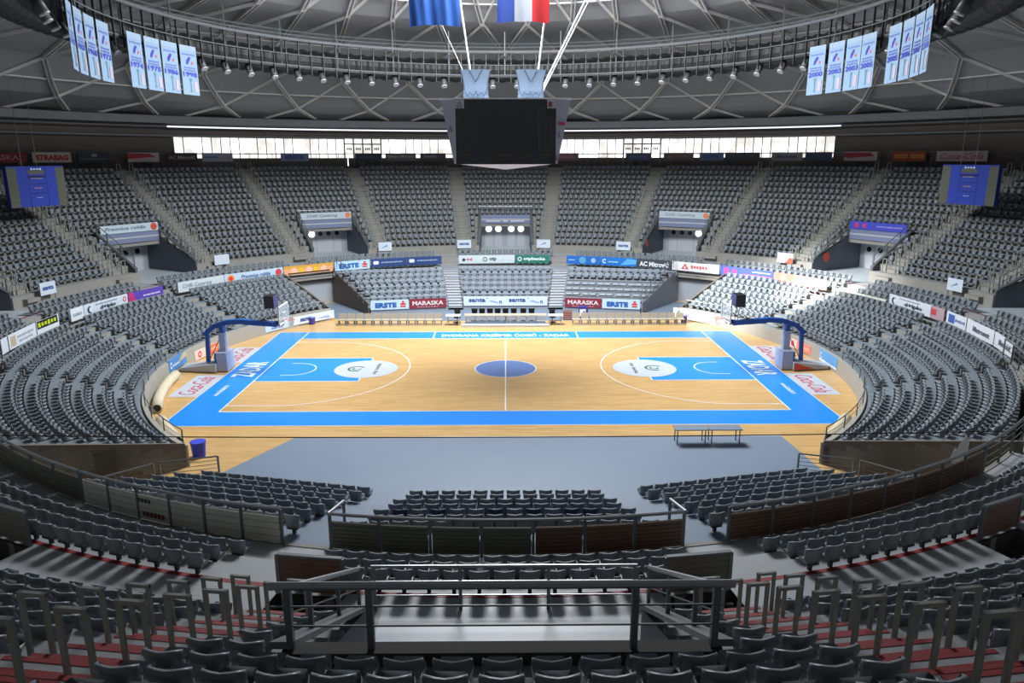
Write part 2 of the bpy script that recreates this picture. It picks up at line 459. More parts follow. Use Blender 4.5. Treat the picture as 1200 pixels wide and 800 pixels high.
# ------------------------------------------------------------------ outer wall, windows, eaves, roof
ow = MB()
ow.arc(45.0, 45.3, 10.9, 12.05, -45, 45, WALLD)
ow.arc(45.0, 45.3, 14.1, 16.2, -45, 45, WALLD)
ow.arc(45.0, 45.3, 10.9, 16.2, 45, 315, WALLD)
struct(ow.build('wall_outer'), 'dark taupe upper wall behind the top row', 'wall')
ev = MB()
ev.arc(44.0, 45.05, 15.25, 15.9, -180, 180, STEELD, z0b=14.95, z1b=16.1)
ev.tube([pol(44.3, a, 14.98) for a in range(-180, 180, 3)], .07, STEEL, 8, True)
ev.arc(44.6, 44.75, 14.05, 14.2, -180, 180, STEELD)
struct(ev.build('trim_1'), 'silver eaves band and pipe circling above the windows', 'trim')

tb_ = MB(); tb_.tube([pol(44.12, a, 14.95) for a in range(-46, 47, 2)], .07, mat('window_light_glow', (236, 238, 250), .4, emit=1.1, var=.02), 8)  # no lamp: added emissive strip for window light caught on the eaves
tag(tb_.build('eaves_glow_strip'), 'long thin glowing strip standing for window light along the eaves', 'glow strip')
def pane_mat():
    mt = bpy.data.materials.new('window_daylight'); mt.use_nodes = True
    nt = mt.node_tree; b = nt.nodes['Principled BSDF']; L = nt.links.new
    tc = nt.nodes.new('ShaderNodeTexCoord'); nz = nt.nodes.new('ShaderNodeTexNoise'); nz.inputs['Scale'].default_value = .6
    L(tc.outputs['Object'], nz.inputs['Vector'])
    rp = nt.nodes.new('ShaderNodeValToRGB')
    rp.color_ramp.elements[0].position = .35; rp.color_ramp.elements[0].color = (.46, .44, .40, 1)
    rp.color_ramp.elements[1].position = .6; rp.color_ramp.elements[1].color = (1, .99, .97, 1)
    L(nz.outputs['Fac'], rp.inputs['Fac'])
    L(rp.outputs['Color'], b.inputs['Emission Color']); b.inputs['Emission Strength'].default_value = WINDOW_E
    b.inputs['Base Color'].default_value = (.5, .5, .5, 1)
    return mt
WINDOW_E = 1.7
PANE = pane_mat()
MULL = mat('mullion_grey', (150, 144, 138), .6)
def window_section(n, a0, a1):
    w = thing('window_%d' % n, 'long bright strip window section under the eaves', 'window'); w['kind'] = 'structure'
    fr = MB(); gl = MB()
    gl.arc(45.12, 45.16, 12.05, 14.1, a0, a1, PANE, 1.2)
    k = int(round((a1-a0)/1.15))
    for i in range(k+1):
        a = a0+(a1-a0)*i/k
        if i % 6 == 2: continue
        F = frame(45.02, a, 12.05); fr.box(-.035, .035, -.03, .06, 0, 2.05, MULL, F)
    fr.arc(44.97, 45.1, 12.4, 12.46, a0, a1, MULL); fr.arc(44.97, 45.1, 14.02, 14.1, a0, a1, MULL)
    fr.build('window_frame', w); gl.build('pane', w)
window_section(1, -45, -22.9); window_section(2, -17.8, 17.0); window_section(3, 22.2, 45)
for n, (a0, a1, open_left) in enumerate(((-22.9, -17.8, True), (17.0, 22.2, False)), 1):
    d = thing('door_%d' % n, 'glazed door bank in the strip window', 'door'); d['kind'] = 'structure'
    fr = MB(); gl = MB()
    gl.arc(45.12, 45.16, 12.05, 14.1, a0, a1, PANE, 1.2)
    F0 = a0 if open_left else a1-1.3
    gl.arc(45.0, 45.04, 11.2, 13.4, F0+.15, F0+1.15, PANE, 1.2)
    for i in range(5):
        a = a0+(a1-a0)*i/4; F = frame(44.98, a, 11.2); fr.box(-.07, .07, -.03, .08, 0, 2.9, STEELD, F)
    fr.arc(44.9, 45.1, 13.45, 13.58, a0, a1, STEELD); fr.arc(44.9, 45.1, 12.3, 12.36, a0+1.3, a1-1.3 if not open_left else a1, STEELD)
    fr.build('door_frame', d); gl.build('pane', d)
    for i in range(4):
        a = a0+(a1-a0)*(i+.5)/4
        lb = MB(); Mf = face(44.9, a, 13.0); [lb.box(x_-.07, x_+.07, -.1, .12, 0, .01, STEELD, Mf) for x_ in (-.2, 0, .2)]; lb.build('notice', d)

PROF = [(3.0, 26.6), (6, 26.3), (9, 25.8), (13, 24.9), (20, 22.3), (28, 21.2), (37, 19.4), (41.5, 17.05), (46, 15.9)]
def roofz(R):
    for (r0, z0), (r1, z1) in zip(PROF, PROF[1:]):
        if R <= r1: return z0+(z1-z0)*(R-r0)/(r1-r0)
    return PROF[-1][1]
rf = MB(); NR = 96
for (r0, z0), (r1, z1) in zip(PROF, PROF[1:]):
    for i in range(NR):
        a, b = 360*i/NR, 360*(i+1)/NR
        rf.poly([pol(r0, a, z0), pol(r1, a, z1), pol(r1, b, z1), pol(r0, b, z0)], ROOFM)
for R in (10, 17.5, 28, 39.5):
    rf.tube([pol(R, 360*i/68, roofz(R)-.12) for i in range(68)], .07, ROOFL, 6, True)
struct(rf.build('ceiling'), 'dark grey panelled dome roof seen from below', 'ceiling')
SKY = MB(); SKY.poly([pol(3.0, 360*i/32, 26.6) for i in range(32)], mat('skylight_glass', (235, 240, 250), .3, emit=3., var=0))
struct(SKY.build('skylight'), 'round skylight at the top of the dome', 'skylight')
# crossing diagonal roof beams
APH = [(6, -18), (9, -14), (13, -10), (17, -7.2), (20, -5), (28, 0), (37, 5), (39.5, 7.8), (41.5, 10), (45.8, 14.2)]
beams = []
for fam in (1, -1):
    for k in range(36):
        pts = [(R, fam*ph+10*k) for R, ph in APH]
        mid = wrap(pts[7][1])
        if abs(mid) > 128: continue
        mb = MB()
        for off in ((-.13, .13) if fam*mid < 0 or abs(mid) < 8 else (0,)):
            P3 = []
            for R, ph in pts:
                p = pol(R, ph, roofz(R)-.2)
                P3.append(p)
            for A, B in zip(P3, P3[1:]):
                t = (B-A).normalized(); sd = t.cross(Vector((0, 0, 1))).normalized()*off
                mb.bar(A+sd, B+sd, .1, .2, ROOFL)
        o = mb.build('roof_beam'); tag(o, kind='structure'); beams.append(o)

# ------------------------------------------------------------------ catwalk ring with duct
cw = thing('catwalk', 'circular dark steel catwalk with railings hanging under the dome', 'catwalk')
AR = 126
def ringpts(R, z, a0=-AR, a1=AR, st=2.5):
    n = int((a1-a0)/st); return [pol(R, a0+(a1-a0)*i/n, z) for i in range(n+1)]
for nm, R, z, r in (('top_rail', 20.45, 20.18, .1), ('middle_rail', 20.55, 19.2, .035), ('bottom_rail', 20.65, 18.45, .05), ('outer_rail', 21.9, 20.7, .05), ('cable_tray', 22.1, 21.0, .04)):
    mb = MB(); mb.tube(ringpts(R, z), r, STEEL if nm == 'top_rail' else STEELD, 6); mb.build(nm, cw)
mb = MB(); mb.arc(20.65, 21.9, 18.3, 18.42, -AR, AR, DUCT); mb.build('deck', cw)
RDK = mat('catwalk_dark_steel', (62, 66, 68), .5, metal=.3)
pm = MB(); pm.box(-.025, .025, -.06, .06, -.35, 2.1, RDK)
for q in (.2, 1.1): pm.box(-.045, .045, -.04, .1, q, q+.04, STEELD)
pmesh = pm.mesh('post')
for i in range(92):
    a = -AR+2*AR*i/91; o = bpy.data.objects.new('post', pmesh); C.objects.link(o); o.parent = cw
    o.matrix_local = frame(20.6, a, 18.2)
for a in range(-120, 121, 12):
    hm = MB(); p = pol(21.4, a, 18.4); hm.bar(p, pol(21.4, a, roofz(21.4)-.3), .08, .08, STEELD); hm.build('hanger', cw)
dm = MB(); npt = 420; ptsd = []; rsd = []
for i in range(npt):
    a = -AR+2*AR*i/(npt-1); ptsd.append(pol(22.95, a, 19.0)); rsd.append(.93 if i % 4 < 2 else .84)
dm.tube(ptsd, rsd, DUCT, 14); du = dm.build('ventilation_duct', smooth=False)
# tan underside skin of the near parts of the duct
tag(du, 'thick ribbed dark fabric air duct circling behind the catwalk', 'air duct')
# spotlights under the catwalk
sm = MB(); Mt = Matrix.Rotation(rad(28), 4, 'X')
sm.cyl((0, 0), .22, -.66, .02, mat('lamp_housing', (82, 84, 84), .5), 12, M=Mt); sp_body = sm.mesh('housing', True)
sm = MB(); sm.cyl((0, 0), .225, -.7, -.64, mat('lamp_lens', (200, 204, 206), .2), 12, M=Mt); sp_lens = sm.mesh('lens')
sm = MB(); sm.box(-.2, .2, -.02, .02, -.05, .12, STEELD); sp_yoke = sm.mesh('bracket')
NL = 46
for i in range(NL):
    a = -AR+6+(2*AR-12)*i/(NL-1)
    side = 'left' if a < 0 else 'right'; n = (i+1) if a < 0 else NL-i
    t = thing('spotlight', 'grey cylindrical spotlight under the catwalk, %s from its %s end' % (nth(n), side), 'spotlight', group='spotlights under the catwalk', M=frame(21.2, a, 18.17))
    for nm, me in (('housing', sp_body), ('lens', sp_lens), ('bracket', sp_yoke)):
        o = bpy.data.objects.new(nm, me); C.objects.link(o); o.parent = t

# ------------------------------------------------------------------ tunnels (vomitories)
def tunnel(a, idx, lit, banner, nearside=False):
    F = frame(34.36, a, 0)      # y inward
    mb = MB()
    # side walls with sloping tops
    for s in (-1, 1):
        x0, x1 = (VH-.08, VH+.1) if s > 0 else (-VH-.1, -VH+.08)
        ya, yb = 4.3, 0.0
        P = [Vector(q) for q in ((x0, -1.6, AISZ), (x1, -1.6, AISZ), (x1, ya, AISZ), (x0, ya, AISZ), (x0, -1.6, 6.45), (x1, -1.6, 6.45), (x1, ya, 4.05), (x0, ya, 4.05))]
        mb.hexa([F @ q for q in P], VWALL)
        mb.bar(F @ Vector(((x0+x1)/2, -.05, 6.5)), F @ Vector(((x0+x1)/2, ya, 4.1)), .26, .08, STEELD)
    # header and ceiling, end wall
    mb.box(-VH, VH, -.1, .12, 5.55, 6.42, VBLUE if not nearside else CONCD, F)
    mb.box(-VH, VH, .12, .13, 5.9, 6.02, GREYL, F)
    mb.box(-VH, VH, -1.7, -.1, 5.55, 5.65, VWALLL, F)
    mb.box(-VH, VH, -1.85, -1.7, AISZ, 5.65, VWALLL, F)
    # tunnel floor
    mb.box(-VH+.08, VH-.08, -1.7, 6.0, AISZ-.3, AISZ+.01, TUNF, F)
    o = mb.build('tunnel_portal'); struct(o)
    # railing above header
    nm = thing('header_railing', ('steel railing above the tunnel mouth ' + banner[0]), 'railing', M=F)
    rr = MB(); rr.tube([(-VH-.1, 0, 7.25), (VH+.1, 0, 7.25)], .035 if not nearside else .05, STEEL, 8); rr.build('top_rail', nm)
    for z in (6.98, 6.72):
        rr = MB(); rr.tube([(-VH-.1, 0, z), (VH+.1, 0, z)], .013, STEELD, 6); rr.build('wire_rail', nm)
    for x in ((-2.5, -1.55, 1.55, 2.5) if nearside else (-2.6, 0, 2.6)):
        pm_ = MB(); pm_.box(x-.04, x+.04, -.04, .04, 6.4, 7.25, STEELD); pm_.build('post', nm)
    for s in (-1, 1):
        sr = thing('sloping_handrail', 'steel handrail on the %s wall of the tunnel %s' % ('left' if (s < 0) == nearside else 'right', banner[0]), 'handrail', M=F)
        x = s*VH; r_ = MB(); r_.tube([(x, 0, 7.2), (x, 4.2, 4.95)], .03 if not nearside else .04, STEEL, 8); r_.build('handrail', sr)
        r_ = MB(); r_.tube([(x, 0, 6.85), (x, 4.2, 4.55)], .012, STEELD, 6); r_.build('wire_rail', sr)
        for q in (1.2, 2.7, 4.15):
            z = 7.2-2.25*q/4.2; r_ = MB(); r_.box(x-.03, x+.03, q-.03, q+.03, z-.85, z, STEELD); r_.build('post', sr)
    if nearside: return F
    d = thing('door_%d' % (idx+10), 'pair of grey swing doors with round windows', 'door', M=F); d['kind'] = 'structure'
    M0 = Matrix(((-1, 0, 0, 0), (0, 0, 1, -1.68), (0, 1, 0, 0), (0, 0, 0, 1)))
    PZ = 4.85 if abs(a) < 45 else 4.62
    for i, x in enumerate({-30: (-1.0, -.15, .65, 1.5), 30: (-1.5, -.65, .15, 1.0)}.get(a, (-1.75, -.75, .6, 1.6))):
        lf = MB(); lf.box(-x-.4, -x+.4, -1.7, -1.66, AISZ, 5.35, GREYL); lo = lf.build('door_leaf', d)
        ph = MB(); ph.cyl((x, PZ), .29 if lit[i] else .22, .0, .03, GLOWP if lit[i] else PORTD, 20, M=M0 @ Matrix.Translation((0, 0, .03)))
        ph.build('porthole', lo)
    return F
where = {0: 'facing the camera at the far centre', -30: 'left of the far centre', 30: 'right of the far centre', -60: 'at the upper left', 60: 'at the upper right', 90: 'at the right edge', -90: 'at the left edge', 180: 'right below the camera'}
LIT = {0: (1, 1, 1, 1), -30: (1, 0, 0, 0), 30: (0, 0, 0, 1)}
for k, a in enumerate((0, -30, 30, -60, 60, -90, 90)):
    tunnel(a, k, LIT.get(a, (0, 0, 0, 0)), (where[a],))
FN = tunnel(180, 9, None, (where[180],), True)
mb = MB()
for s in (-1, 1):
    mb.box(min(s*2.0, s*2.5), max(s*2.0, s*2.5), .15, 2.4, AISZ+.011, AISZ+.016, VDEEP, FN)
struct(mb.build('tunnel_floor_edge'))
gr = thing('tunnel_guard_rail', 'low steel rail across the walkway in front of the near tunnel', 'railing', M=frame(28.55, 180, AISZ))
for z, r in ((1.0, .03), (.66, .014), (.34, .014)):
    q = MB(); q.tube([(-2.7, 0, z), (2.7, 0, z)], r, STEEL, 6); q.build('rail', gr)
for x in (-2.65, -.9, .9, 2.65):
    q = MB(); q.box(x-.035, x+.035, -.03, .03, 0, 1.0, STEELD); q.build('post', gr)

# ------------------------------------------------------------------ seats
def seat_meshes(shell_m):
    b = MB()
    prof = [(.2, .05, .03, .66), (.34, .02, .035, .8), (.5, -.015, .04, .97), (.585, -.03, .06, 1.0), (.62, -.02, .035, .99)]
    cols = [(-.2, .15, -.16), (-.222, .1, -.05), (-.2, .03, -.008), (-.1, .002, -.012), (0, -.006, -.02), (.1, .002, -.012), (.2, .03, -.008), (.222, .1, -.05), (.2, .15, -.16)]
    n = len(cols)-1; base = len(b.v); k = b.mi(shell_m)
    for side in (0, 1):
        for z, y, tk, ws in prof:
            for x, yc, dz in cols:
                b.v.append((x*ws*(1-.05*side), y+yc+(tk/2 if side else -tk/2), z+dz*max(0, (z-.2)/.42)))
    nr, nc = len(prof), n+1
    def q(side, r, c): return base+side*nr*nc+r*nc+c
    for r in range(nr-1):
        for c in range(nc-1):
            b.f.append((q(1, r, c), q(1, r, c+1), q(1, r+1, c+1), q(1, r+1, c))[::-1]); b.m.append(k)
            b.f.append((q(0, r, c), q(0, r, c+1), q(0, r+1, c+1), q(0, r+1, c))); b.m.append(k)
    for c in range(nc-1):
        b.f.append((q(0, nr-1, c), q(0, nr-1, c+1), q(1, nr-1, c+1), q(1, nr-1, c))); b.m.append(k)
        b.f.append((q(0, 0, c+1), q(0, 0, c), q(1, 0, c), q(1, 0, c+1))); b.m.append(k)
    for r in range(nr-1):
        b.f.append((q(0, r+1, 0), q(0, r, 0), q(1, r, 0), q(1, r+1, 0))[::-1]); b.m.append(k)
        b.f.append((q(0, r, nc-1), q(0, r+1, nc-1), q(1, r+1, nc-1), q(1, r, nc-1))[::-1]); b.m.append(k)
    # pan, a rounded tray
    p = MB()
    pr_ = [(-.2, .05), (-.215, .3), (-.16, .42), (.16, .42), (.215, .3), (.2, .05)]
    zt = [.27, .28, .3, .3, .28, .27]
    p.poly([(x*.82, y*.95+.01, .255) for (x, y), z in zip(pr_, zt)], shell_m)
    nn = len(p.v); n6 = 6
    for (x, y), z in zip(pr_, zt): p.v.append((x, y, z+.04))
    for (x, y), z in zip(pr_, zt): p.v.append((x*.85, y*.9, z-.07))
    kk = p.mi(shell_m)
    for i in range(6):
        j = (i+1) % 6; p.f.append((nn+i, nn+j, nn+6+j, nn+6+i)); p.m.append(kk); p.f.append((nn+i, i, j, nn+j)); p.m.append(kk)
    p.f.append(tuple(nn+6+i for i in range(6))); p.m.append(kk)
    br = MB(); br.box(-.04, .04, .1, .18, 0, .26, BRK); br.box(-.15, .15, .02, .3, .17, .2, BRK)
    return b, p, br
SB, SP, SBR = seat_meshes(SEAT)
meshes = {}
for nm, mt in (('g', SEAT), ('n', SEATN)):
    a_, b_, c_ = seat_meshes(mt)
    meshes[nm] = (a_.mesh('backrest', True), b_.mesh('seat_pan'), c_.mesh('bracket'))

def in_aisle(a, R, aisles, half):
    for q in aisles:
        d = wrap(a-q)
        if abs(d) < 90 and abs(R*math.sin(rad(d))) < half: return True
    return False
UA = [7.5+15*k for k in range(24)]
placed = []      # (depth, R, a, z, block, row, kind)
def add_row(R, z, a0, a1, w, block, row, kind):
    n = int((rad(a1-a0)*R+.06)//w)
    if n < 1: return
    sp = math.degrees(w/R); st_ = (a0+a1)/2-sp*(n-1)/2
    for i in range(n):
        add_seat(frame(R, st_+sp*i, z), block, row, i+1)
def add_seat(M, block, row, idx):
    q = project(M @ Vector((0, 0, .4)))
    if q is None or q[0] < -110 or q[0] > 1310 or q[1] > 905 or q[1] < -60: return
    vis = -5 < q[0] < 1205 and q[1] < 806
    placed.append([q[2], M, 0, 0, block, row, 'g', idx, vis])
# upper tier
for i in range(UN):
    R, z = u_row(i)
    for k in range(24):
        c = -180+15*k; near = abs(wrap(c-180)) < 1
        hw = math.degrees(.66/R)
        a0, a1 = c-7.5+hw, c+7.5-hw
        if abs(wrap(c)) >= 164:      # wider aisles beside the near centre block
            if abs(wrap(c-180)) < 1: a0, a1 = c-6.55, c+6.55
            elif wrap(c) > 0: a1 = 180-9.1
            else: a0 = -180+9.1
        blk = ('U', wrap(c))
        if (c % 30) == 0 and i < 5:
            w = math.degrees(math.asin((VH+.3)/R))
            n = max(0, int(math.radians(a1-(c+w))*R/.53))
            add_row(R, z, a0, c-w, .53, (blk[0], blk[1], 'L'), i, 'g'); add_row(R, z, c+w, a1, .53, (blk[0], blk[1], 'R'), i, 'g')
        else: add_row(R, z, a0, a1, .535, blk, i, 'g')
# promenade rows
RA = [0+s*q for q in (11.35, 40, 67.5, 90, 112.5, 140, 168.6) for s in (1, -1)]
ra = sorted(RA)
for i, (R, z) in enumerate(RR):
    for j, q in enumerate(ra):
        nx = ra[(j+1) % len(ra)]+(360 if j == len(ra)-1 else 0)
        g = 1.75 if abs(q) > 160 or abs(q) < 20 else 1.6
        g2 = 1.75 if abs(nx) > 160 or abs(nx) < 20 else 1.6
        add_row(R, z, q+g+.3, nx-g2-.3, .54, ('P', round(wrap((q+nx)/2), 1)), i, 'g')
# lower side stands
SA = [45, 67, 90, 113, 137.6]
for s in (-1, 1):
    for j in range(4):
        lo, hi = SA[j], SA[j+1]
        for i in range(7):
            R, z = side_rows(i)
            g = math.degrees(.55/R)
            a0, a1 = (lo+(g if j else .7), hi-(g if j < 3 else .6))
            if s < 0: a0, a1 = -a1, -a0
            add_row(R, z, a0, a1, .53, ('S', s*(lo+hi)/2), i, 'g')
# lower near stand
for i in range(7):
    R, z = near_rows(i)
    for sgn in (0, -1, 1):
        n, u0, u1, z = near_line(i, sgn); nv, tv = near_sec(sgn)
        cnt = int((u1-u0+.05)//.535); st_ = (u0+u1)/2-.535*(cnt-1)/2
        for j in range(cnt):
            c_ = nv*n+tv*(st_+.535*j)
            y = -nv; x = y.cross(Vector((0, 0, 1)))
            M = Matrix((x, y, Vector((0, 0, 1)))).transposed().to_4x4(); M.translation = (c_.x, c_.y, z)
            add_seat(M, ('N', sgn), i, j+1)
placed.sort(key=lambda t: (not t[8], t[0]))
indiv, rest = placed[:300], placed[300:]
protos = {}
# ordinal bookkeeping: number the seats of each (block,row) from the left as seen in the picture
rows = {}
for t in placed:
    if t[8]: rows.setdefault((t[4], t[5]), []).append(t)
for k_, v_ in rows.items():
    v_.sort(key=lambda t: project(t[1].translation)[0])
    for n_, t in enumerate(v_): t.append((n_+1, len(v_)))
BN = {}
def block_words(blk):
    if blk[0] == 'U':
        w = ''
        c = blk[1]
        base = 'directly below the camera' if abs(abs(c)-180) < 1 else ('beyond %s red steps' % ('left' if c < 0 else 'right'))
        if len(blk) > 2: base = ('%s of near tunnel' % ('right' if blk[2] == 'L' else 'left')) if abs(abs(c)-180) < 1 else base
        return w+base
    if blk[0] == 'P':
        c = blk[1]
        return 'walkway rows ' + ('before near tunnel' if abs(abs(c)-180) < 8 else ('at near %s' % ('left' if c < 0 else 'right')))
    if blk[0] == 'N':
        return 'lower near %s block' % {0: 'centre', -1: 'left', 1: 'right'}[blk[1]]
    return 'lower %s side block' % ('left' if blk[1] < 0 else 'right')
rown = {}
for t in indiv: rown.setdefault(t[4], set()).add(t[5])
for t in indiv:
    blk, row = t[4], t[5]
    key = ('n' if (blk == ('N', 0) and row in (3, 4) and random.random() < .3) else 'g')
    n_ = t[9][0] if len(t) > 9 else t[7]
    rws = sorted(rown[blk]); rn = rws.index(row)+1
    # lower rows counted from the court outwards
    lab = '%s seat, %s from left, row %s up, %s' % ({'n': 'navy', 'g': 'grey'}[key], nth(n_), nth(rn), block_words(blk))
    grp = 'tub seats in the ' + block_words(blk)
    M = t[1]
    if key not in protos:
        r = thing('stadium_seat', lab, 'seat', group=grp, M=M)
        for nm, me in zip(('backrest', 'seat_pan', 'bracket'), meshes[key]):
            o = bpy.data.objects.new(nm, me); C.objects.link(o); o.parent = r
        protos[key] = r
    else: dup(protos[key], M, lab, grp)
# every further seat, thousands of them, as one object
def merged(name, lst, mats):
    bv, bf, bm = [], [], []
    tmpl = []
    for b_ in (SB, SP):
        o = len(bv); bv += b_.v; bf += [tuple(o+i for i in f) for f in b_.f]
    me = bpy.data.meshes.new(name); V = []; F_ = []; nv = len(bv)
    for t in lst:
        M = t[1]
        c, s = M[0][0], M[1][0]; tx, ty, tz = M.translation
        o = len(V)
        V += [(c*x-s*y+tx, s*x+c*y+ty, z+tz) for x, y, z in bv]
        F_ += [tuple(o+i for i in f) for f in bf]
    me.from_pydata(V, [], F_); me.materials.append(mats)
    me.polygons.foreach_set('use_smooth', [True]*len(me.polygons))
    me.update(); o = bpy.data.objects.new(name, me); C.objects.link(o); return o
tag(merged('stadium_seats', rest, SEAT), 'thousands of grey tub seats filling the side and far stands', 'seats', kind='stuff')
print('SEATS', len(placed), len(indiv), len(rest))

# ------------------------------------------------------------------ aisle hoops (step handrails)
hb = MB(); HOOPM = mat('hoop_rail_grey', (134, 138, 134), .45, metal=.1)
H_ = 1.0
for x in (-.15, .15): hb.box(x-.03, x+.03, -.02, .02, -.02, H_, HOOPM)
hb.box(-.18, .18, -.025, .025, H_-.05, H_, HOOPM)
hoop = hb.mesh('aisle_hoop_rail')
hoops = []
for k in range(24):
    a = wrap(7.5+15*k)
    for s in (-1, 1):
        for i in range(UN):
            R, z = u_row(i)
            off = .56
            if abs(abs(a)-172.5) < .1:
                inner = (s > 0) == (a > 0)    # towards a=180
                aa = math.copysign(180-6.9, a) if inner else math.copysign(180-8.9, a)
            else: aa = a+s*math.degrees(off/R)
            Rh = R-.3; p = project(pol(Rh, aa, z+.5))
            if p is None or not (-30 < p[0] < 1230 and -10 < p[1] < 815): continue
            hoops.append((p[2], Rh, aa, z, a, s, i, p[0]))
hoops.sort()
def aisle_words(a):
    al = sorted({wrap(7.5+15*k) for k in range(24) if abs(wrap(7.5+15*k)) < 120})
    if abs(a) > 170: return 'red-striped near steps on the %s' % ('left' if a < 0 else 'right')
    n = 1+int(abs(a)//15)
    return '%s upper aisle %s of the scoreboard' % (nth(n), 'left' if a < 0 else 'right')
for n_, (d, R, aa, z, a, s, i, px) in enumerate(hoops[:300]):
    o = bpy.data.objects.new('aisle_hoop_rail', hoop); C.objects.link(o); o.matrix_world = frame(R, aa, z)
    side = 'left' if ((s < 0) == (abs(a) < 90)) else 'right'
    tag(o, 'narrow grey hoop rail, %s step up, %s edge, %s' % (nth(i+1), side, aisle_words(a)), 'handrail', group='hoop rails along the aisle steps')

# ------------------------------------------------------------------ railings on the ring around the lower stand
def ring_rail(name, label, a0, a1, pm_, npan, top=3.44, panels=True, R=25.45, slats=4):
    t = thing(name, label, 'railing')
    n = max(2, int((a1-a0)/1.5)); pts = [pol(R, a0+(a1-a0)*i/n, top) for i in range(n+1)]
    q = MB(); q.tube(pts, .045, STEEL, 8); q.build('handrail', t)
    for i in range(npan+1):
        a = a0+(a1-a0)*i/npan; q = MB(); q.box(-.035, .035, -.03, .03, 2.42, top, STEELD, frame(R, a, 0)); q.build('post', t)
    for i in range(npan):
        b0 = a0+(a1-a0)*i/npan+.12; b1 = a0+(a1-a0)*(i+1)/npan-.12
        q = MB()
        if panels:
            hs = .74/slats
            pmm = pm_[i] if isinstance(pm_, list) else pm_
            for s_ in range(slats): q.arc(R-.04, R+.02, 2.5+hs*s_+.008, 2.5+hs*(s_+1)-.008, b0, b1, pmm)
            q.arc(R-.03, R+.0, 2.5, 2.5+hs*slats, b0, b1, CONCD)
            q.build('infill_panel', t)
        else:
            for z in (2.7, 2.95, 3.2): q.arc(R-.01, R+.01, z, z+.02, b0, b1, STEELD)
            q.build('wire_rail', t)
    return t
ring_rail('guard_rail', 'long ring railing with olive and brown slatted panels in front of the near centre rows', 180-10.2, 180+9.9, [SLATB, SLATB, SLATB, SLATG, SLATG, SLATG, SLATG], 7, slats=7)
t_ = ring_rail('guard_rail', 'ring railing with pale slatted panels on the near left', -180+12.9, -180+28.2, SLATL, 6)
q = MB()
for i in range(4): q.arc(25.475, 25.48, 3.02, 3.13, -180+22.0+.28*i, -180+22.2+.28*i, colmat((52, 52, 54)))
for i in range(6): q.arc(25.475, 25.48, 2.62, 2.76, -180+21.0+.3*i, -180+21.24+.3*i, colmat((120, 56, 50)))
q.build('faded_print', t_)
ring_rail('guard_rail', 'ring railing with dark brown panels at the left edge', -180+28.4, -180+46, SLATG, 6)
ring_rail('guard_rail', 'ring railing with dark brown slatted panels on the near right', 180-35.8, 180-13.0, SLATB, 8, slats=7)
ring_rail('guard_rail', 'open ring railing with thin wires at the right edge', 180-74, 180-36, SLATB, 14, panels=False)
ring_rail('guard_rail', 'open ring railing with thin wires beyond the dark panels at left', -180+46.2, -180+74, SLATB, 10, panels=False)
for a, s, w in ((180-10.3, 1, 'right'), (-180+10.0, -1, 'left')):
    t = thing('return_rail', 'short steel return rail at the %s end of the near centre ring railing' % w, 'railing', M=frame(25.45, a, 0))
    q = MB(); q.tube([(0, 0, 3.44), (0, 1.0, 3.3)], .04, STEEL, 8); q.build('handrail', t)
    for y in (.1, 1.0): q = MB(); q.box(-.03, .03, y-.03, y+.03, 2.2, 3.4-.1*y, STEELD); q.build('post', t)
# slatted panels at the stairwells
for a0, a1, mt_, w in ((-180+6.9, -180+9.8, SLATB, 'brown slatted panel left of the near tunnel rows'), (180-9.8, 180-6.9, SLATG, 'olive slatted panel right of the near tunnel rows'),
                       (-180+23.7, -180+26.9, SLATG, 'olive slatted panel at the left picture edge'), (180-27, 180-24, SLATB, 'dark slatted panel near the right picture edge')):
    t = thing('stairwell_panel', w, 'panel')
    q = MB()
    for i in range(6): q.arc(28.24, 28.29, 3.1+.13*i, 3.1+.13*i+.122, a0+.1, a1-.1, mt_)
    q.build('slats', t)
    q = MB(); q.arc(28.22, 28.32, 3.9, 3.96, a0, a1, STEELD)
    for a in (a0, a1): q.box(-.04, .04, -.04, .04, AISZ, 3.93, STEELD, frame(28.27, a, 0))
    q.build('frame', t)

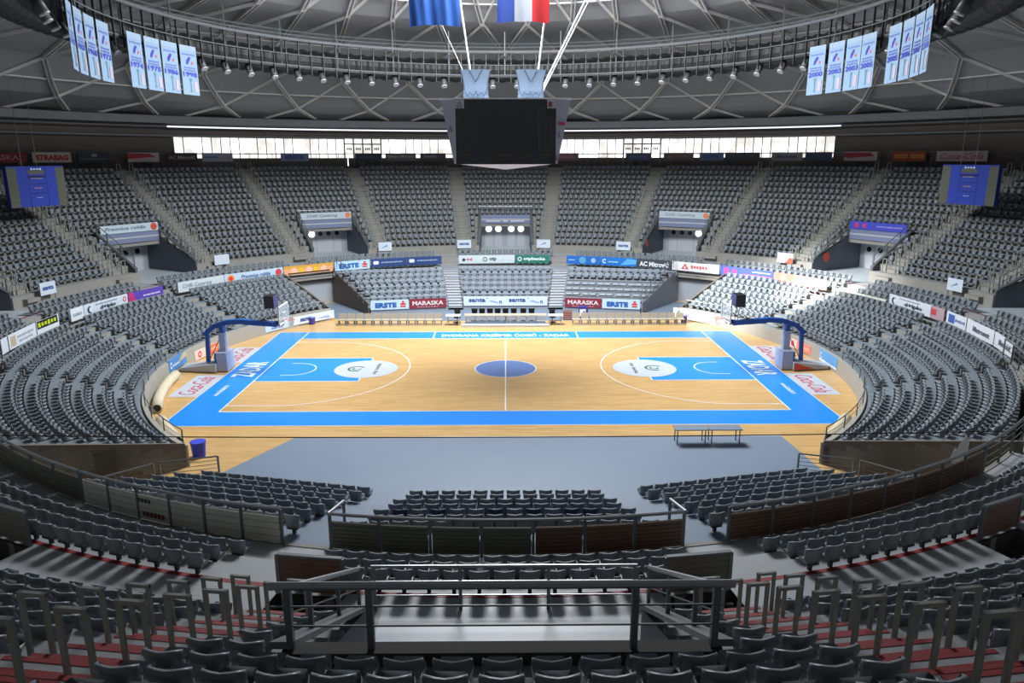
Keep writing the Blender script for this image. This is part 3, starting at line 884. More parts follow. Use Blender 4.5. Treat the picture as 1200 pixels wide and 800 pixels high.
# ------------------------------------------------------------------ advertising boards
def board(label, a0, a1, R, z0, z1, base, items=(), name='advertising_board', cat='sign', group=None, thick=.05, pp=None):
    am = (a0+a1)/2; w = 2*R*math.sin(rad(a1-a0)/2); h = z1-z0
    M = face(R*math.cos(rad(a1-a0)/2), am, (z0+z1)/2)
    return flat_board(label, M, w, h, base, items, name, cat, group, thick)
def flat_board(label, M, w, h, base, items=(), name='advertising_board', cat='sign', group=None, thick=.05):
    t = thing(name, label, cat, M=M, group=group)
    q = MB(); bm_ = colmat(base) if isinstance(base, tuple) else base
    q.box(-w/2, w/2, -h/2, h/2, -thick, 0, bm_)
    lay = 0
    for it in items:
        if it[0] == 'r':
            _, u0, u1, v0, v1, c = it; lay += 1; z = .003+.002*lay
            q.poly([((u0-.5)*w, (v0-.5)*h, z), ((u1-.5)*w, (v0-.5)*h, z), ((u1-.5)*w, (v1-.5)*h, z), ((u0-.5)*w, (v1-.5)*h, z)], colmat(c))
        elif it[0] == 'p':
            _, pts, c = it; lay += 1; z = .003+.002*lay
            q.poly([((u-.5)*w, (v-.5)*h, z) for u, v in pts], colmat(c))
        elif it[0] == 'w':
            _, u0, u1, v, hv, c, nn_ = it; lay += 1; z = .003+.002*lay
            for i_ in range(nn_):
                ua = u0+(u1-u0)*(i_+.12)/nn_; ub = u0+(u1-u0)*(i_+.8)/nn_; hh = hv*(.75 if i_ % 3 else 1)/2
                q.poly([((ua-.5)*w, (v-.5-hh)*h, z), ((ub-.5)*w, (v-.5-hh)*h, z), ((ub-.5)*w, (v-.5+hh)*h, z), ((ua-.5)*w, (v-.5+hh)*h, z)], colmat(c))
        elif it[0] == 'c':
            _, u, v, r, c = it; lay += 1; z = .003+.002*lay
            q.poly([((u-.5)*w+r*h*math.cos(2*PI*i/20), (v-.5)*h+r*h*math.sin(2*PI*i/20), z) for i in range(20)], colmat(c))
    q.build('panel', t)
    for it in items:
        if it[0] == 't':
            _, s, u, v, wu, hv, c = it[:7]; sh_ = it[7] if len(it) > 7 else 0.; bd = it[8] if len(it) > 8 else .025
            put_text(t, s, wu*w, hv*h, colmat(c), Matrix.Translation(((u-.5)*w, (v-.5)*h, .025)), bd, sh_)
    return t
W_, NAVY, REDC, ERB = (214, 222, 230), (40, 62, 112), (200, 44, 44), (28, 92, 168)
def erste(): return [('t', 'ERSTE', .4, .48, .56, .52, ERB, 0, .05), ('r', .78, .92, .2, .62, REDC), ('r', .82, .88, .66, .85, REDC), ('r', .78, .92, .36, .42, W_)]
R1, za, zb = 25.5, 2.72, 3.46
bd = board
bd('pale blank advertising board at the left picture edge', -105.4, -103.6, R1, za, zb, W_)
bd('white advertising board with beige square beside the yellow-green sign', -103.3, -96.3, R1, za, zb, W_, [('r', .06, .24, .15, .85, (190, 174, 150)), ('w', 0.300, 0.900, 0.62, 0.17600000000000002, (150, 150, 160), 9), ('w', 0.350, 0.850, 0.3, 0.144, (150, 150, 160), 7)])
bd('white board with a black and yellow-green strip on the left ring', -96.1, -91, R1, za, zb, W_, [('r', .02, .95, .42, 1.0, (34, 38, 30)), ('w', 0.055, 0.905, 0.7, 0.336, (190, 210, 40), 6)])
bd('small white board lettered santo on the left ring', -88.3, -85.5, R1, za, zb, W_, [('t', 'santo', .5, .5, .7, .3, (170, 180, 190))])
bd('pale board with dark ball logo on the left ring', -85.4, -76.3, R1, za, zb, (200, 210, 222), [('c', .12, .5, .3, (34, 60, 80)), ('c', .145, .5, .22, W_), ('w', 0.250, 0.750, 0.78, 0.11200000000000002, (90, 100, 112), 14), ('t', 'd+iplo', .52, .42, .36, .42, (50, 62, 74), 0, .04), ('c', .92, .6, .22, (196, 50, 72)), ('c', .92, .6, .12, W_)])
bd('purple and magenta advertising board on the left ring', -76.1, -69.1, R1, za, zb, (92, 70, 168), [('p', [(0, 0), (.22, 0), (.12, 1), (0, 1)], (186, 54, 120)), ('w', 0.410, 0.910, 0.5, 0.144, (225, 225, 240), 12)])
bd('white board lettered CHR Catering on the left ring', -66.1, -56.9, R1, za, zb, (196, 208, 214), [('t', 'CHR Catering', .4, .5, .62, .5, (120, 132, 140), 0, -.005)])
bd('pale blue board lettered Praonica rublja on the left ring', -56.8, -45.2, R1, za, zb, (186, 208, 226), [('c', .1, .5, .42, (236, 150, 84)), ('c', .1, .5, .24, (214, 66, 54)), ('t', 'Praonica rublja', .52, .5, .5, .5, (70, 104, 160), .2, .02), ('c', .92, .5, .4, (206, 70, 80))])
bd('orange taxi advertising board over the left passage', -45.0, -35.1, R1, za, zb, (224, 168, 128), [('r', .0, 1, .68, 1, (214, 160, 60)), ('c', .2, .45, .36, (244, 190, 160)), ('c', .5, .45, .36, (244, 190, 160)), ('c', .8, .45, .36, (244, 190, 160)), ('r', .3, .38, .2, .7, (230, 190, 30)), ('r', .6, .68, .2, .7, (230, 190, 30)), ('r', .08, .92, .1, .24, (60, 48, 40))])
bd('pale blue ERSTE board with red mark on the far ring, left of the navy boards', -34.8, -27.7, R1, za-.04, zb, (176, 208, 232), erste())
bd('navy board with white oval logo, left one of two on the far ring', -27.4, -20.2, R1, za, zb, (44, 70, 122), [('c', .1, .55, .22, W_), ('c', .16, .55, .22, W_), ('w', 0.280, 0.880, 0.55, 0.16000000000000003, (170, 186, 214), 14)])
bd('navy board with white oval logo, right one of two on the far ring', -20.1, -13.1, R1, za, zb, (44, 70, 122), [('c', .1, .55, .22, W_), ('c', .16, .55, .22, W_), ('w', 0.280, 0.880, 0.55, 0.16000000000000003, (170, 186, 214), 14)])
bd('white board with grey otp lettering at the far centre ring', -9.6, 1.85, R1, za, zb, (200, 212, 218), [('c', .09, .45, .2, (50, 60, 80)), ('t', 'md', .19, .55, .1, .34, (186, 60, 80)), ('c', .47, .5, .28, (80, 88, 96)), ('c', .47, .5, .17, (200, 212, 218)), ('t', 'otp', .61, .5, .13, .5, (70, 78, 86), 0, .03)])
bd('green board lettered otpbanka at the far centre ring', 2.0, 9.0, R1, za, zb, (44, 118, 104), [('c', .13, .5, .27, W_), ('c', .13, .5, .15, (44, 118, 104)), ('t', 'otpbanka', .56, .5, .64, .5, (220, 236, 232), 0, .04)])
bd('blue watery advertising board with pale blob at the far ring', 12.5, 19.4, R1, za, zb, (36, 104, 188), [('c', .48, .5, .42, (90, 160, 200)), ('c', .8, .5, .3, (150, 190, 226)), ('w', 0.060, 0.260, 0.5, 0.128, W_, 6)])
bd('blue board with white letter C at the far ring', 19.5, 26.8, R1, za, zb, (30, 112, 196), [('t', 'C', .1, .5, .1, .55, W_, 0, .05), ('w', 0.220, 0.500, 0.45, 0.16000000000000003, (190, 220, 240), 8), ('p', [(.55, .1), (1, .3), (1, .8), (.75, .9)], (90, 170, 220))])
bd('dark grey board lettered AC Mitrović on the far ring', 26.9, 34.0, R1, za-.04, zb, (62, 66, 76), [('t', 'AC Mitrović', .5, .5, .84, .6, (226, 230, 232), 0, .03)])
bd('white board with red triangle over the right passage', 34.1, 43.6, R1, za, zb, (226, 226, 228), [('p', [(.2, .2), (.36, .2), (.28, .85)], (206, 80, 84)), ('p', [(.25, .3), (.31, .3), (.28, .56)], (226, 226, 228)), ('w', 0.400, 0.760, 0.5, 0.35200000000000004, (206, 92, 96), 6)])
bd('blue advertising board with pink marks on the right ring', 43.8, 54.5, R1, za, zb, (74, 92, 196), [('c', .12, .5, .34, (206, 70, 130)), ('c', .28, .5, .3, (206, 70, 130)), ('r', .62, .95, .66, .74, W_), ('w', 0.450, 0.950, 0.34, 0.144, (190, 90, 170), 12)])
bd('salmon red sunlit advertising board on the right ring', 54.6, 65.3, R1, za, zb, (226, 128, 112), [('c', .2, .6, .36, (238, 164, 130)), ('r', .44, .56, 0, 1, (236, 226, 214)), ('r', .5, .95, .14, .2, W_)])
bd('thin white and yellow strip board on the right ring', 66.5, 77.5, R1, za, za+.3, (214, 214, 200), [('r', 0, 1, 0, .4, (220, 226, 120))])
bd('pale board lettered diplo on the right ring', 78.2, 87.1, R1, za, zb, (206, 212, 222), [('c', .12, .5, .3, (34, 60, 80)), ('c', .15, .5, .22, W_), ('w', 0.250, 0.750, 0.8, 0.096, (90, 100, 112), 14), ('t', 'd+iplo', .6, .42, .42, .42, (50, 62, 74), 0, .04)])
bd('small red and white board on the right ring', 87.2, 90.1, R1, za, zb, (176, 150, 156), [('r', 0, .4, .3, .8, (190, 70, 84))])
bd('white board with blue square lettering on the right ring', 90.7, 95.3, R1, za, zb, (210, 216, 226), [('r', .1, .42, .2, .85, (70, 96, 170)), ('w', 0.450, 0.950, 0.5, 0.24, (80, 100, 150), 7)])
bd('white Metronet board, left one of two at the right edge', 95.5, 102.5, R1, za, zb, (216, 220, 226), [('t', 'Metronet', .55, .5, .6, .4, (100, 106, 120), 0, .03)])
bd('white Metronet board, right one of two at the right edge', 102.7, 108.6, R1, za, zb, (216, 220, 226), [('t', 'Metronet', .55, .5, .6, .4, (100, 106, 120), 0, .03)])
# boards hung at the top wall
R2, zc, zd = 44.1, 11.72, 12.55
TB = [('dark red board lettered MARASKA under the roof at far left', -67.8, -62.2, (132, 30, 38), [('t', 'MARASKA', .45, .5, .8, .5, (200, 130, 130))]),
 ('white STRABAG board with red letters under the roof at left', -61.6, -57.5, (196, 186, 170), [('t', 'STRABAG', .5, .48, .86, .56, (186, 44, 40), 0, .05)]),
 ('dark teal board with ring logo under the roof at left', -56.7, -53.1, (40, 56, 66), [('c', .46, .7, .16, (150, 160, 166)), ('c', .54, .7, .16, (150, 160, 166)), ('r', .1, .9, .3, .36, (120, 140, 150))]),
 ('red and white striped board under the roof at left', -51.1, -47.4, (190, 178, 168), [('p', [(0, .5), (.9, .55), (.7, .9), (0, .95)], (170, 40, 46)), ('p', [(0, .3), (.9, .55), (0, .6)], (186, 40, 46))]),
 ('black AC Mitrović board under the roof at left', -46.5, -42.7, (46, 44, 46), [('t', 'AC Mitrović', .5, .5, .84, .46, (176, 170, 166))]),
 ('pale blue and white board against the left windows', -42.1, -38.2, (158, 164, 178), [('r', .05, .5, .4, .6, (100, 120, 170)), ('c', .85, .5, .2, (170, 130, 110))]),
 ('light blue ERSTE board against the left windows', -31.9, -28.1, (128, 144, 178), [('t', 'ERSTE', .48, .5, .66, .5, (60, 90, 150), 0, .05)]),
 ('dark navy board beside the left glazed doors', -21.7, -18.0, (48, 54, 74), [('w', 0.200, 0.800, 0.5, 0.16000000000000003, (90, 100, 120), 8)]),
 ('grey board lettered Grupo Novum against the windows', -17.4, -13.0, (104, 104, 108), [('t', 'Grupo Novum', .5, .55, .86, .4, (180, 180, 180), 0, .03)]),
 ('dark grey board lettered Soboli against the windows', -12.4, -8.7, (66, 66, 68), [('w', 0.150, 0.650, 0.55, 0.36800000000000005, (150, 150, 150), 5)]),
 ('faded red MARASKA board right of the scoreboard', 7.8, 10.7, (130, 96, 100), [('t', 'MARASKA', .5, .5, .8, .4, (186, 130, 136))]),
 ('dull blue board beside the right glazed doors', 17.5, 21.1, (70, 78, 110), [('w', 0.150, 0.850, 0.5, 0.2, (110, 120, 160), 7)]),
 ('reddish brown board right of the glazed doors', 22.9, 27.0, (108, 92, 92), [('w', 0.150, 0.850, 0.5, 0.24, (140, 110, 108), 8)]),
 ('light blue ERSTE board against the right windows', 27.9, 31.2, (104, 124, 152), [('t', 'ERSTE', .48, .5, .66, .5, (60, 90, 150), 0, .05)]),
 ('dark blank board against the right windows', 31.4, 36.0, (62, 72, 74), []),
 ('grey Metronet board against the right windows', 37.6, 41.6, (138, 142, 146), [('t', 'Metronet', .5, .5, .66, .36, (60, 64, 68), 0, .03)]),
 ('dark blue board at the right end of the windows', 42, 45.3, (56, 70, 100), []),
 ('red and white striped board under the roof at right', 46.8, 50.8, (176, 164, 160), [('p', [(0, .4), (.9, .5), (.8, .9), (0, .9)], (150, 34, 50)), ('p', [(.1, .3), (.8, .5), (.1, .5)], (160, 34, 50))]),
 ('orange board with two yellow bars under the roof at right', 52.6, 56.4, (150, 66, 30), [('r', .06, .46, .3, .7, (206, 132, 40)), ('r', .54, .94, .3, .7, (206, 132, 40)), ('r', .06, .94, .47, .53, (120, 60, 30))]),
 ('white Coca-Cola board with red script under the roof at right', 57.6, 63.1, (186, 168, 166), [('t', 'Coca-Cola', .5, .5, .84, .6, (186, 60, 74), .3, .0)])]
for lab, a0, a1, c, it in TB: bd(lab, a0, a1, R2, zc, zd, c, it)
# rail that carries the top boards
q = MB(); q.tube([pol(44.2, a, 12.5) for a in range(-75, 76, 3)], .03, STEELD, 6)
for a in range(-75, 76, 3): q.box(-.025, .025, -.02, .02, 10.9, 12.5, STEELD, frame(44.2, a, 0))
tag(q.build('top_rail_fence'), 'thin steel rail behind the top row carrying the upper boards', 'railing')
# small white boards at the foot of the upper aisles
for a, s, w, lab in ((-80.4, 'santa', 1.3, 'small white santa board at the foot of the stand, far left'), (-51.4, '', 1.3, 'small white blank board left of the orange taxi board'),
                  (-22.3, '~', 1.25, 'small white board with bird mark above the navy boards'), (-7.7, 'santa', 1.35, 'small white santa board left of the far centre tunnel'),
                  (7.1, '~', 1.3, 'small white board with blue mark right of the far centre tunnel'), (21.9, 'santa', 1.35, 'small white santa board above the blue boards'),
                  (51, 'r', 1.4, 'small white board with red corner above the blue and pink board'), (79.8, '/', 1.3, 'small white board with grey stroke at the right stand')):
    it = [('t', s, .5, .55, .7, .32, (60, 90, 160), 0, .03)] if s in ('santa',) else ([('p', [(.5, 0), (1, 0), (1, .5), (.8, .6)], (206, 90, 70))] if s == 'r' else ([('p', [(.2, .3), (.7, .55), (.62, .7), (.3, .4)], (110, 140, 170))] if s else []))
    t = bd(lab, a-math.degrees(w/2/29.6), a+math.degrees(w/2/29.6), 29.6, 3.62, 4.42, (206, 218, 230), it)
    q = MB()
    for x in (-w/2+.1, w/2-.1): q.box(x-.02, x+.02, -.98, -.38, -.06, -.02, STEELD)
    q.build('leg', t)
# banners over the tunnel mouths
for a, c, it, lab in ((-30, (186, 200, 208), [('t', 'CHR Catering', .42, .5, .6, .5, (130, 140, 146)), ('c', .93, .5, .4, (226, 130, 70))], 'white CHR Catering banner over the tunnel left of centre'),
                      (30, (186, 200, 208), [('t', 'CHR Catering', .42, .5, .6, .5, (150, 156, 160)), ('c', .93, .5, .4, (226, 130, 70))], 'white CHR Catering banner over the tunnel right of centre'),
                      (-60, (190, 208, 216), [('t', 'Praonica rublja', .42, .5, .7, .5, (110, 130, 150), .2), ('c', .92, .5, .45, (206, 80, 64))], 'white Praonica rublja banner over the upper left tunnel'),
                      (60, (64, 74, 184), [('c', .12, .5, .36, (180, 60, 130)), ('c', .26, .5, .3, (180, 60, 130)), ('w', 0.475, 0.925, 0.5, 0.16000000000000003, (170, 160, 220), 12)], 'blue banner with pink marks over the upper right tunnel')):
    F = face(34.16, a, 6.7); flat_board(lab, F, 4.9, .64, c, it, name='tunnel_banner', cat='banner')
q = MB(); Fc = frame(34.2, 0, 0)
for x0, x1 in ((-1.9, -.5), (-.25, .25), (.55, 2.0)): q.box(x0, x1, 0, .02, 5.75, 5.85, W_m if False else WHITE, Fc)
struct(q.build('trim_2'))
# digits on tunnel walls
put_text(ups, '9', .9, 1.6, GREYL, frame(32.6, -60, 4.3) @ Matrix(((0, 0, -1, VH-.12), (1, 0, 0, 0), (0, 1, 0, 0), (0, 0, 0, 1))), .0)
for a, s in ((30, -1), (60, -1)):
    F = frame(31.6 if a == 60 else 31.0, a, 4.2)
    t = thing('red_roundel', 'red round sign on the left wall of the tunnel %s' % where[a], 'sign', M=F @ Matrix.Translation((VH-.1, 0, 0)))
    q = MB(); q.cyl((0, 0), .38, -.02, .02, REDM, 16, M=Matrix.Rotation(PI/2, 4, 'Y')); q.build('disc', t)

# ------------------------------------------------------------------ boards on the side front walls, front railing
wb = [(-54.7, -43.8, .18, .78, 'white santa board on the left front wall', (206, 220, 232), [('t', 'santa', .3, .55, .28, .5, (60, 84, 150), 0, .04), ('p', [(.55, .3), (.9, .15), (.85, .5)], (150, 170, 210))]),
      (-62.5, -56, .15, .6, 'pale blue and white board behind the left basket', (190, 208, 228), [('t', 'santa', .5, .5, .5, .4, (120, 140, 190))]),
      (-84.8, -76.8, .05, .62, 'white and orange-red board on the left front wall', (226, 196, 190), [('c', .2, .5, .36, (206, 60, 60)), ('c', .2, .5, .18, (230, 190, 180)), ('r', .45, 1, 0, 1, (226, 110, 80)), ('w', 0.490, 0.950, 0.5, 0.4, (246, 180, 140), 5)]),
      (-95.5, -88.0, .3, 1.02, 'blue board with white letter C on the left front wall', (70, 130, 190), [('t', 'C', .1, .5, .1, .55, W_, 0, .05), ('w', 0.200, 0.600, 0.4, 0.192, W_, 8), ('p', [(.5, .4), (1, .5), (1, .95), (.8, .95)], (190, 170, 130))]),
      (42.9, 53.8, .12, .86, 'white board with grey ball on the right front wall', (224, 228, 232), [('c', .17, .5, .32, (110, 124, 140)), ('c', .2, .52, .22, (190, 200, 208)), ('w', 0.300, 0.700, 0.5, 0.336, (150, 160, 170), 7)]),
      (76.1, 83.5, .15, .72, 'white and red board on the right front wall', (222, 130, 112), [('r', 0, .36, 0, 1, (226, 200, 196)), ('c', .17, .5, .34, (206, 60, 60)), ('w', 0.430, 0.930, 0.5, 0.4, (240, 170, 150), 5)]),
      (86.8, 94.2, .2, .9, 'blue board with white streak on the right front wall', (96, 158, 210), [('t', 'C', .1, .5, .1, .55, W_, 0, .05), ('r', 0, 1, 0, .2, W_)])]
for a0, a1, z0, z1, lab, c, it in wb: bd(lab, a0, a1, 18.98, z0, z1, c, it)
for s in (-1, 1):
    for a0, a1, w in ((46, 66, 'far'), (68, 112, 'middle'), (114, 137.5, 'near')):
        t = thing('front_railing', 'thin steel railing on the %s front wall, %s part' % ('left' if s < 0 else 'right', w), 'railing')
        b0, b1 = (a0, a1) if s > 0 else (-a1, -a0)
        for z, r in ((1.55, .025), (1.28, .012)):
            q = MB(); q.tube(ringpts(19.1, z, b0, b1, 2.5), r, STEEL, 6); q.build('rail', t)
        n = int((b1-b0)/5)
        for i in range(n+1):
            q = MB(); q.box(-.02, .02, -.02, .02, .98, 1.55, STEELD, frame(19.1, b0+(b1-b0)*i/n, 0)); q.build('post', t)

# ------------------------------------------------------------------ telescopic stand on the far side
tel = MB(); TH = .3; TS = .8
secs = []
def sec_frame(phi):   # local x to the right seen from court, y outward
    n = Vector((math.sin(rad(phi)), math.cos(rad(phi)), 0)); x = Vector((math.cos(rad(phi)), -math.sin(rad(phi)), 0))
    M = Matrix((x, n, Vector((0, 0, 1)))).transposed().to_4x4(); return M
SECS = [('left', -11.0, lambda d: (-7.5-.47*d, -1.35+.03*d)), ('centre', 0, lambda d: (-3.45-.12*d, 3.45+.12*d)), ('right', 11.0, lambda d: (1.35-.03*d, 7.5+.47*d))]
FY = 17.34
tseat = MB()
tseat.hexa([Vector(p) for p in ((-.17, .1, .2), (.17, .1, .2), (.17, .16, .2), (-.17, .16, .2), (-.23, .12, .52), (.23, .12, .52), (.23, .18, .52), (-.23, .18, .52))], TSEAT)
tseat.hexa([Vector(p) for p in ((-.23, .12, .52), (.23, .12, .52), (.23, .18, .52), (-.23, .18, .52), (-.17, .14, .58), (.17, .14, .58), (.17, .18, .58), (-.17, .18, .58))], TSEAT)
tseat.hexa([Vector(p) for p in ((-.15, -.02, .2), (.15, -.02, .2), (.17, .1, .2), (-.17, .1, .2), (-.2, -.02, .42), (.2, -.02, .42), (.2, .1, .48), (-.2, .1, .48))], TSEAT); tseat.box(-.2, .2, .1, .14, .0, .22, BRK)
tse = tseat.mesh('tribune_seat')
fold = MB(); fold.box(-.58, .58, -.34, .3, .04, .14, TSEAT); fold.box(-.5, -.1, -.35, -.3, .12, .16, WHITE); fold.box(.1, .5, -.35, -.3, .12, .16, WHITE)
foldm = fold.mesh('folded_seat_pair')
for nm, phi, ext in SECS:
    M = sec_frame(phi)
    tb = MB()
    for k in range(7):
        d0 = TS*k; u0, u1 = ext(d0+.4); z = .85+TH*k
        tb.box(u0, u1, FY+d0, FY+d0+TS+.04, max(0.0, z-.34), z, TPAN, M)
        tb.box(u0, u1, FY+d0-.01, FY+d0+.02, z-.05, z-.01, CONCD, M)
    u0, u1 = ext(0); tb.box(u0, u1, FY+.05, FY+.2, 0, .85, TPAN, M)
    u0, u1 = ext(6.2); tb.box(u0, u1, FY+TS*7, 24.6, 2.3, 2.62, TPAN, M) if nm == 'centre' else tb.box(u0, u1, FY+TS*7, 24.2, 2.3, 2.6, TPAN, M)
    t = thing('telescopic_stand', 'grey retractable seating stand, %s section, behind the scorers table' % nm, 'stand')
    tb.build('platforms', t)
    if nm != 'centre':
        s = -1 if nm == 'left' else 1; q = MB()
        def endu(d): return ext(d)[0] if s < 0 else ext(d)[1]
        ua, ub = endu(0), endu(6.2)
        W4 = [(ua, FY, 0), (ub, FY+6.2, 0), (ub, FY+6.2, 2.85), (ua, FY, .88)]
        q.hexa([M @ Vector((u+s*(.1), y, z)) for u, y, z in W4]+[M @ Vector((u+s*.16, y, z)) for u, y, z in W4], ENDW if s < 0 else TPAN)
        q.build('side_cladding', t)
        q = MB(); pts = [M @ Vector((endu(d_), FY+d_, .85+TH*d_/TS+.95)) for d_ in (0, 5.6)]
        q.tube(pts, .03, STEELD, 6); pts2 = [p-Vector((0, 0, .4)) for p in pts]; q.tube(pts2, .02, STEELD, 6)
        for k in range(8): 
            d_ = .8*k*.99; p = M @ Vector((endu(d_), FY+d_, .85+TH*d_/TS+.95)); q.bar(p, p-Vector((0, 0, .95)), .04, .04, STEELD)
        q.build('side_railing', t)
    # seats
    for k in range(6):
        d0 = TS*k; z = .85+TH*k; u0, u1 = ext(d0+.5)
        if nm == 'right' and k < 4:
            n = int((u1-u0)/1.2); sp = (u1-u0)/n
            for j in range(n):
                o = bpy.data.objects.new('folded_seat_pair', foldm); C.objects.link(o)
                o.matrix_world = M @ Matrix.Translation((u0+sp*(j+.5), FY+d0+.45, z+.02))
                tag(o, 'folded flat grey seat pair, %s from left, %s row of the right retractable stand' % (nth(j+1), nth(k+1)), 'seat', group='folded seat pairs on the retractable stand')
            continue
        n = int((u1-u0)/.6); sp = .6; st0 = (u0+u1)/2-sp*(n-1)/2
        for j in range(n):
            o = bpy.data.objects.new('tribune_seat', tse); C.objects.link(o)
            o.matrix_world = M @ Matrix.Translation((st0+sp*j, FY+d0+.45, z))
            tag(o, 'light grey boxy seat, %s from left, %s row, %s retractable stand' % (nth(j+1), nth(k+1), nm), 'seat', group='seats of the retractable stand')
# steps between sections
q = MB()
for s in (-1, 1):
    for k in range(14):
        d0 = .4*k; xa = 3.5+.12*d0; xb = 4.65+.16*d0; z = .35+.16*k
        q.box(min(s*xa, s*xb), max(s*xa, s*xb), FY+d0, FY+d0+.42, max(0, z-.16), z+.0, GREYL); q.box(min(s*xa, s*xb), max(s*xa, s*xb), FY+d0-.01, FY+d0+.0, z-.07, z-.03, BLACK)
for s_ in (-1, 1):
    q.box(min(s_*3.9, s_*6.4), max(s_*3.9, s_*6.4), FY+5.5, 24.4, 2.2, 2.6, TPAN)
    q.box(min(s_*3.7, s_*5.0), max(s_*3.7, s_*5.0), FY+4.2, FY+5.6, .5, 2.1, TPAN)
struct(q.build('stand_steps'))
def front_board(phi, u0, u1, lab, c, it, z0=.36, z1=1.12):
    M = sec_frame(phi); x, n = M.col[0].to_3d(), M.col[1].to_3d()
    F = Matrix((x, Vector((0, 0, 1)), -n)).transposed().to_4x4(); F.translation = M @ Vector(((u0+u1)/2, FY-.02, (z0+z1)/2))
    flat_board(lab, F, u1-u0, z1-z0, c, it)
MAR = (132, 44, 60)
def mar(): return [('t', 'MARASKA', .5, .55, .84, .46, (226, 210, 210), 0, .03), ('w', 0.200, 0.800, 0.14, 0.08000000000000002, (200, 160, 165), 8)]
front_board(-11, -7.5, -4.5, 'ERSTE board at the left front of the retractable stand', (190, 210, 226), erste())
front_board(-11, -4.45, -1.5, 'dark red MARASKA board at the left front of the retractable stand', MAR, mar())
SI = [('t', 'santa', .16, .62, .2, .4, (60, 84, 140), 0, .03), ('t', 'santa', .64, .62, .2, .4, (60, 84, 140), 0, .03), ('c', .28, .8, .06, (60, 84, 140)), ('c', .77, .8, .06, (60, 84, 140)),
      ('p', [(.3, .5), (.34, .6), (.42, .34), (.4, .24)], (150, 170, 214)), ('p', [(.78, .5), (.82, .6), (.91, .34), (.89, .24)], (150, 170, 214)), ('t', 'n', .44, .4, .03, .3, (60, 84, 190)), ('t', 'n', .93, .4, .03, .3, (60, 84, 190))]
front_board(0, -3.4, 3.4, 'white board with santa twice at the centre of the retractable stand', (206, 218, 232), SI)
front_board(11, 1.5, 4.45, 'dark red MARASKA board at the right front of the retractable stand', MAR, mar())
front_board(11, 4.5, 7.5, 'ERSTE board at the right front of the retractable stand', (190, 210, 226), erste())

# ------------------------------------------------------------------ courtside furniture
bs = MB(); bs.box(-.29, .29, -.2, .2, .38, .44, BEIGE)
bb = MB(); bb.box(-.28, .28, .2, .25, .42, .85, BEIGE)
bl = MB(); bl.box(-.27, -.22, -.18, .2, 0, .38, STEELD); bl.box(.22, .27, -.18, .2, 0, .38, STEELD); bl.box(-.3, .3, -.2, -.17, .03, .1, BEIGE)
bmsh = (bs.mesh('seat'), bb.mesh('backrest'), bl.mesh('legs'))
for side, x0, n in (('left', -12.1, 12), ('right', 5.25, 13)):
    for i in range(n):
        t = thing('bench_chair', 'beige team bench chair, %s from left in the %s courtside row' % (nth(i+1), side), 'chair', (x0+.645*i, 11.75, 0), group='beige team bench chairs on the %s' % side)
        for nm, me in zip(('seat', 'backrest', 'legs'), bmsh):
            o = bpy.data.objects.new(nm, me); C.objects.link(o); o.parent = t
t = thing('scorers_table', 'long low scorers table with four pale framed fronts at mid court', 'table', (0, 11.55, 0))
q = MB(); q.box(-3.05, 3.05, -.05, .7, .72, .77, BEIGE); q.build('tabletop', t)
for i in range(4):
    xa = -3.0+1.5*i; q = MB()
    q.box(xa+.05, xa+1.45, -.08, -.04, .42, .7, TPAN); q.box(xa+.72, xa+.78, -.1, -.04, .3, .72, STEELD); q.box(xa+.05, xa+1.45, -.1, -.06, .1, .34, colmat((96, 112, 132)))
    q.build('front_panel', t)
    q = MB(); q.box(xa+.02, xa+.08, -.08, .65, 0, .75, BEIGE); q.build('leg', t)
q = MB(); q.box(-3.2, 3.2, -.55, -.1, .02, .16, GREYL); q.build('foot_step', t)
# the black office chairs
cs_ = MB(); cs_.box(-.24, .24, -.24, .24, .42, .5, BLACK)
cb = MB(); cb.hexa([Vector(p) for p in ((-.18, .22, .5), (.18, .22, .5), (.18, .28, .5), (-.18, .28, .5), (-.24, .2, 1.0), (.24, .2, 1.0), (.24, .27, 1.0), (-.24, .27, 1.0))], BLACK)
cl = MB(); cl.box(-.03, .03, -.03, .03, .06, .42, BLACK); cl.box(-.26, .26, -.03, .03, .03, .08, BLACK); cl.box(-.03, .03, -.26, .26, .03, .08, BLACK)
chm = (cs_.mesh('seat'), cb.mesh('backrest'), cl.mesh('base'))
for i, x in enumerate((-2.35, -1.78, -1.18, -.6, 0, .62, 1.34, 1.97)):
    t = thing('office_chair', 'black chair behind the scorers table, %s from left' % nth(i+1), 'chair', (x, 12.75, 0), group='black chairs behind the scorers table')
    for nm, me in zip(('seat', 'backrest', 'base'), chm):
        o = bpy.data.objects.new(nm, me); C.objects.link(o); o.parent = t
for x, w in ((-3.62, 'left'), (3.5, 'right')):
    t = thing('office_chair', 'black chair behind the small white table on the %s' % w, 'chair', (x, 12.4, 0))
    for nm, me in zip(('seat', 'backrest', 'base'), chm):
        o = bpy.data.objects.new(nm, me); C.objects.link(o); o.parent = t
    t = thing('side_table', 'small white-topped table %s of the scorers table' % w, 'table', (x-.25 if x < 0 else x+.2, 11.7, 0))
    q = MB(); q.box(-.55, .55, -.3, .3, .72, .78, WHITE); q.build('tabletop', t)
    for lx in (-.42, .42):
        q = MB(); q.box(lx-.03, lx+.03, -.25, .25, 0, .72, BEIGE); q.build('leg', t)
    q = MB(); q.box(-.4, .4, -.02, .02, .3, .36, BEIGE); q.build('crossbar', t)
t = thing('advert_cube', 'blue box with a white label behind the right bench', 'box', (6.0, 14.0, 0))
q = MB(); q.box(-.34, .34, -.25, .25, .15, .95, colmat((60, 54, 130))); q.build('body', t)
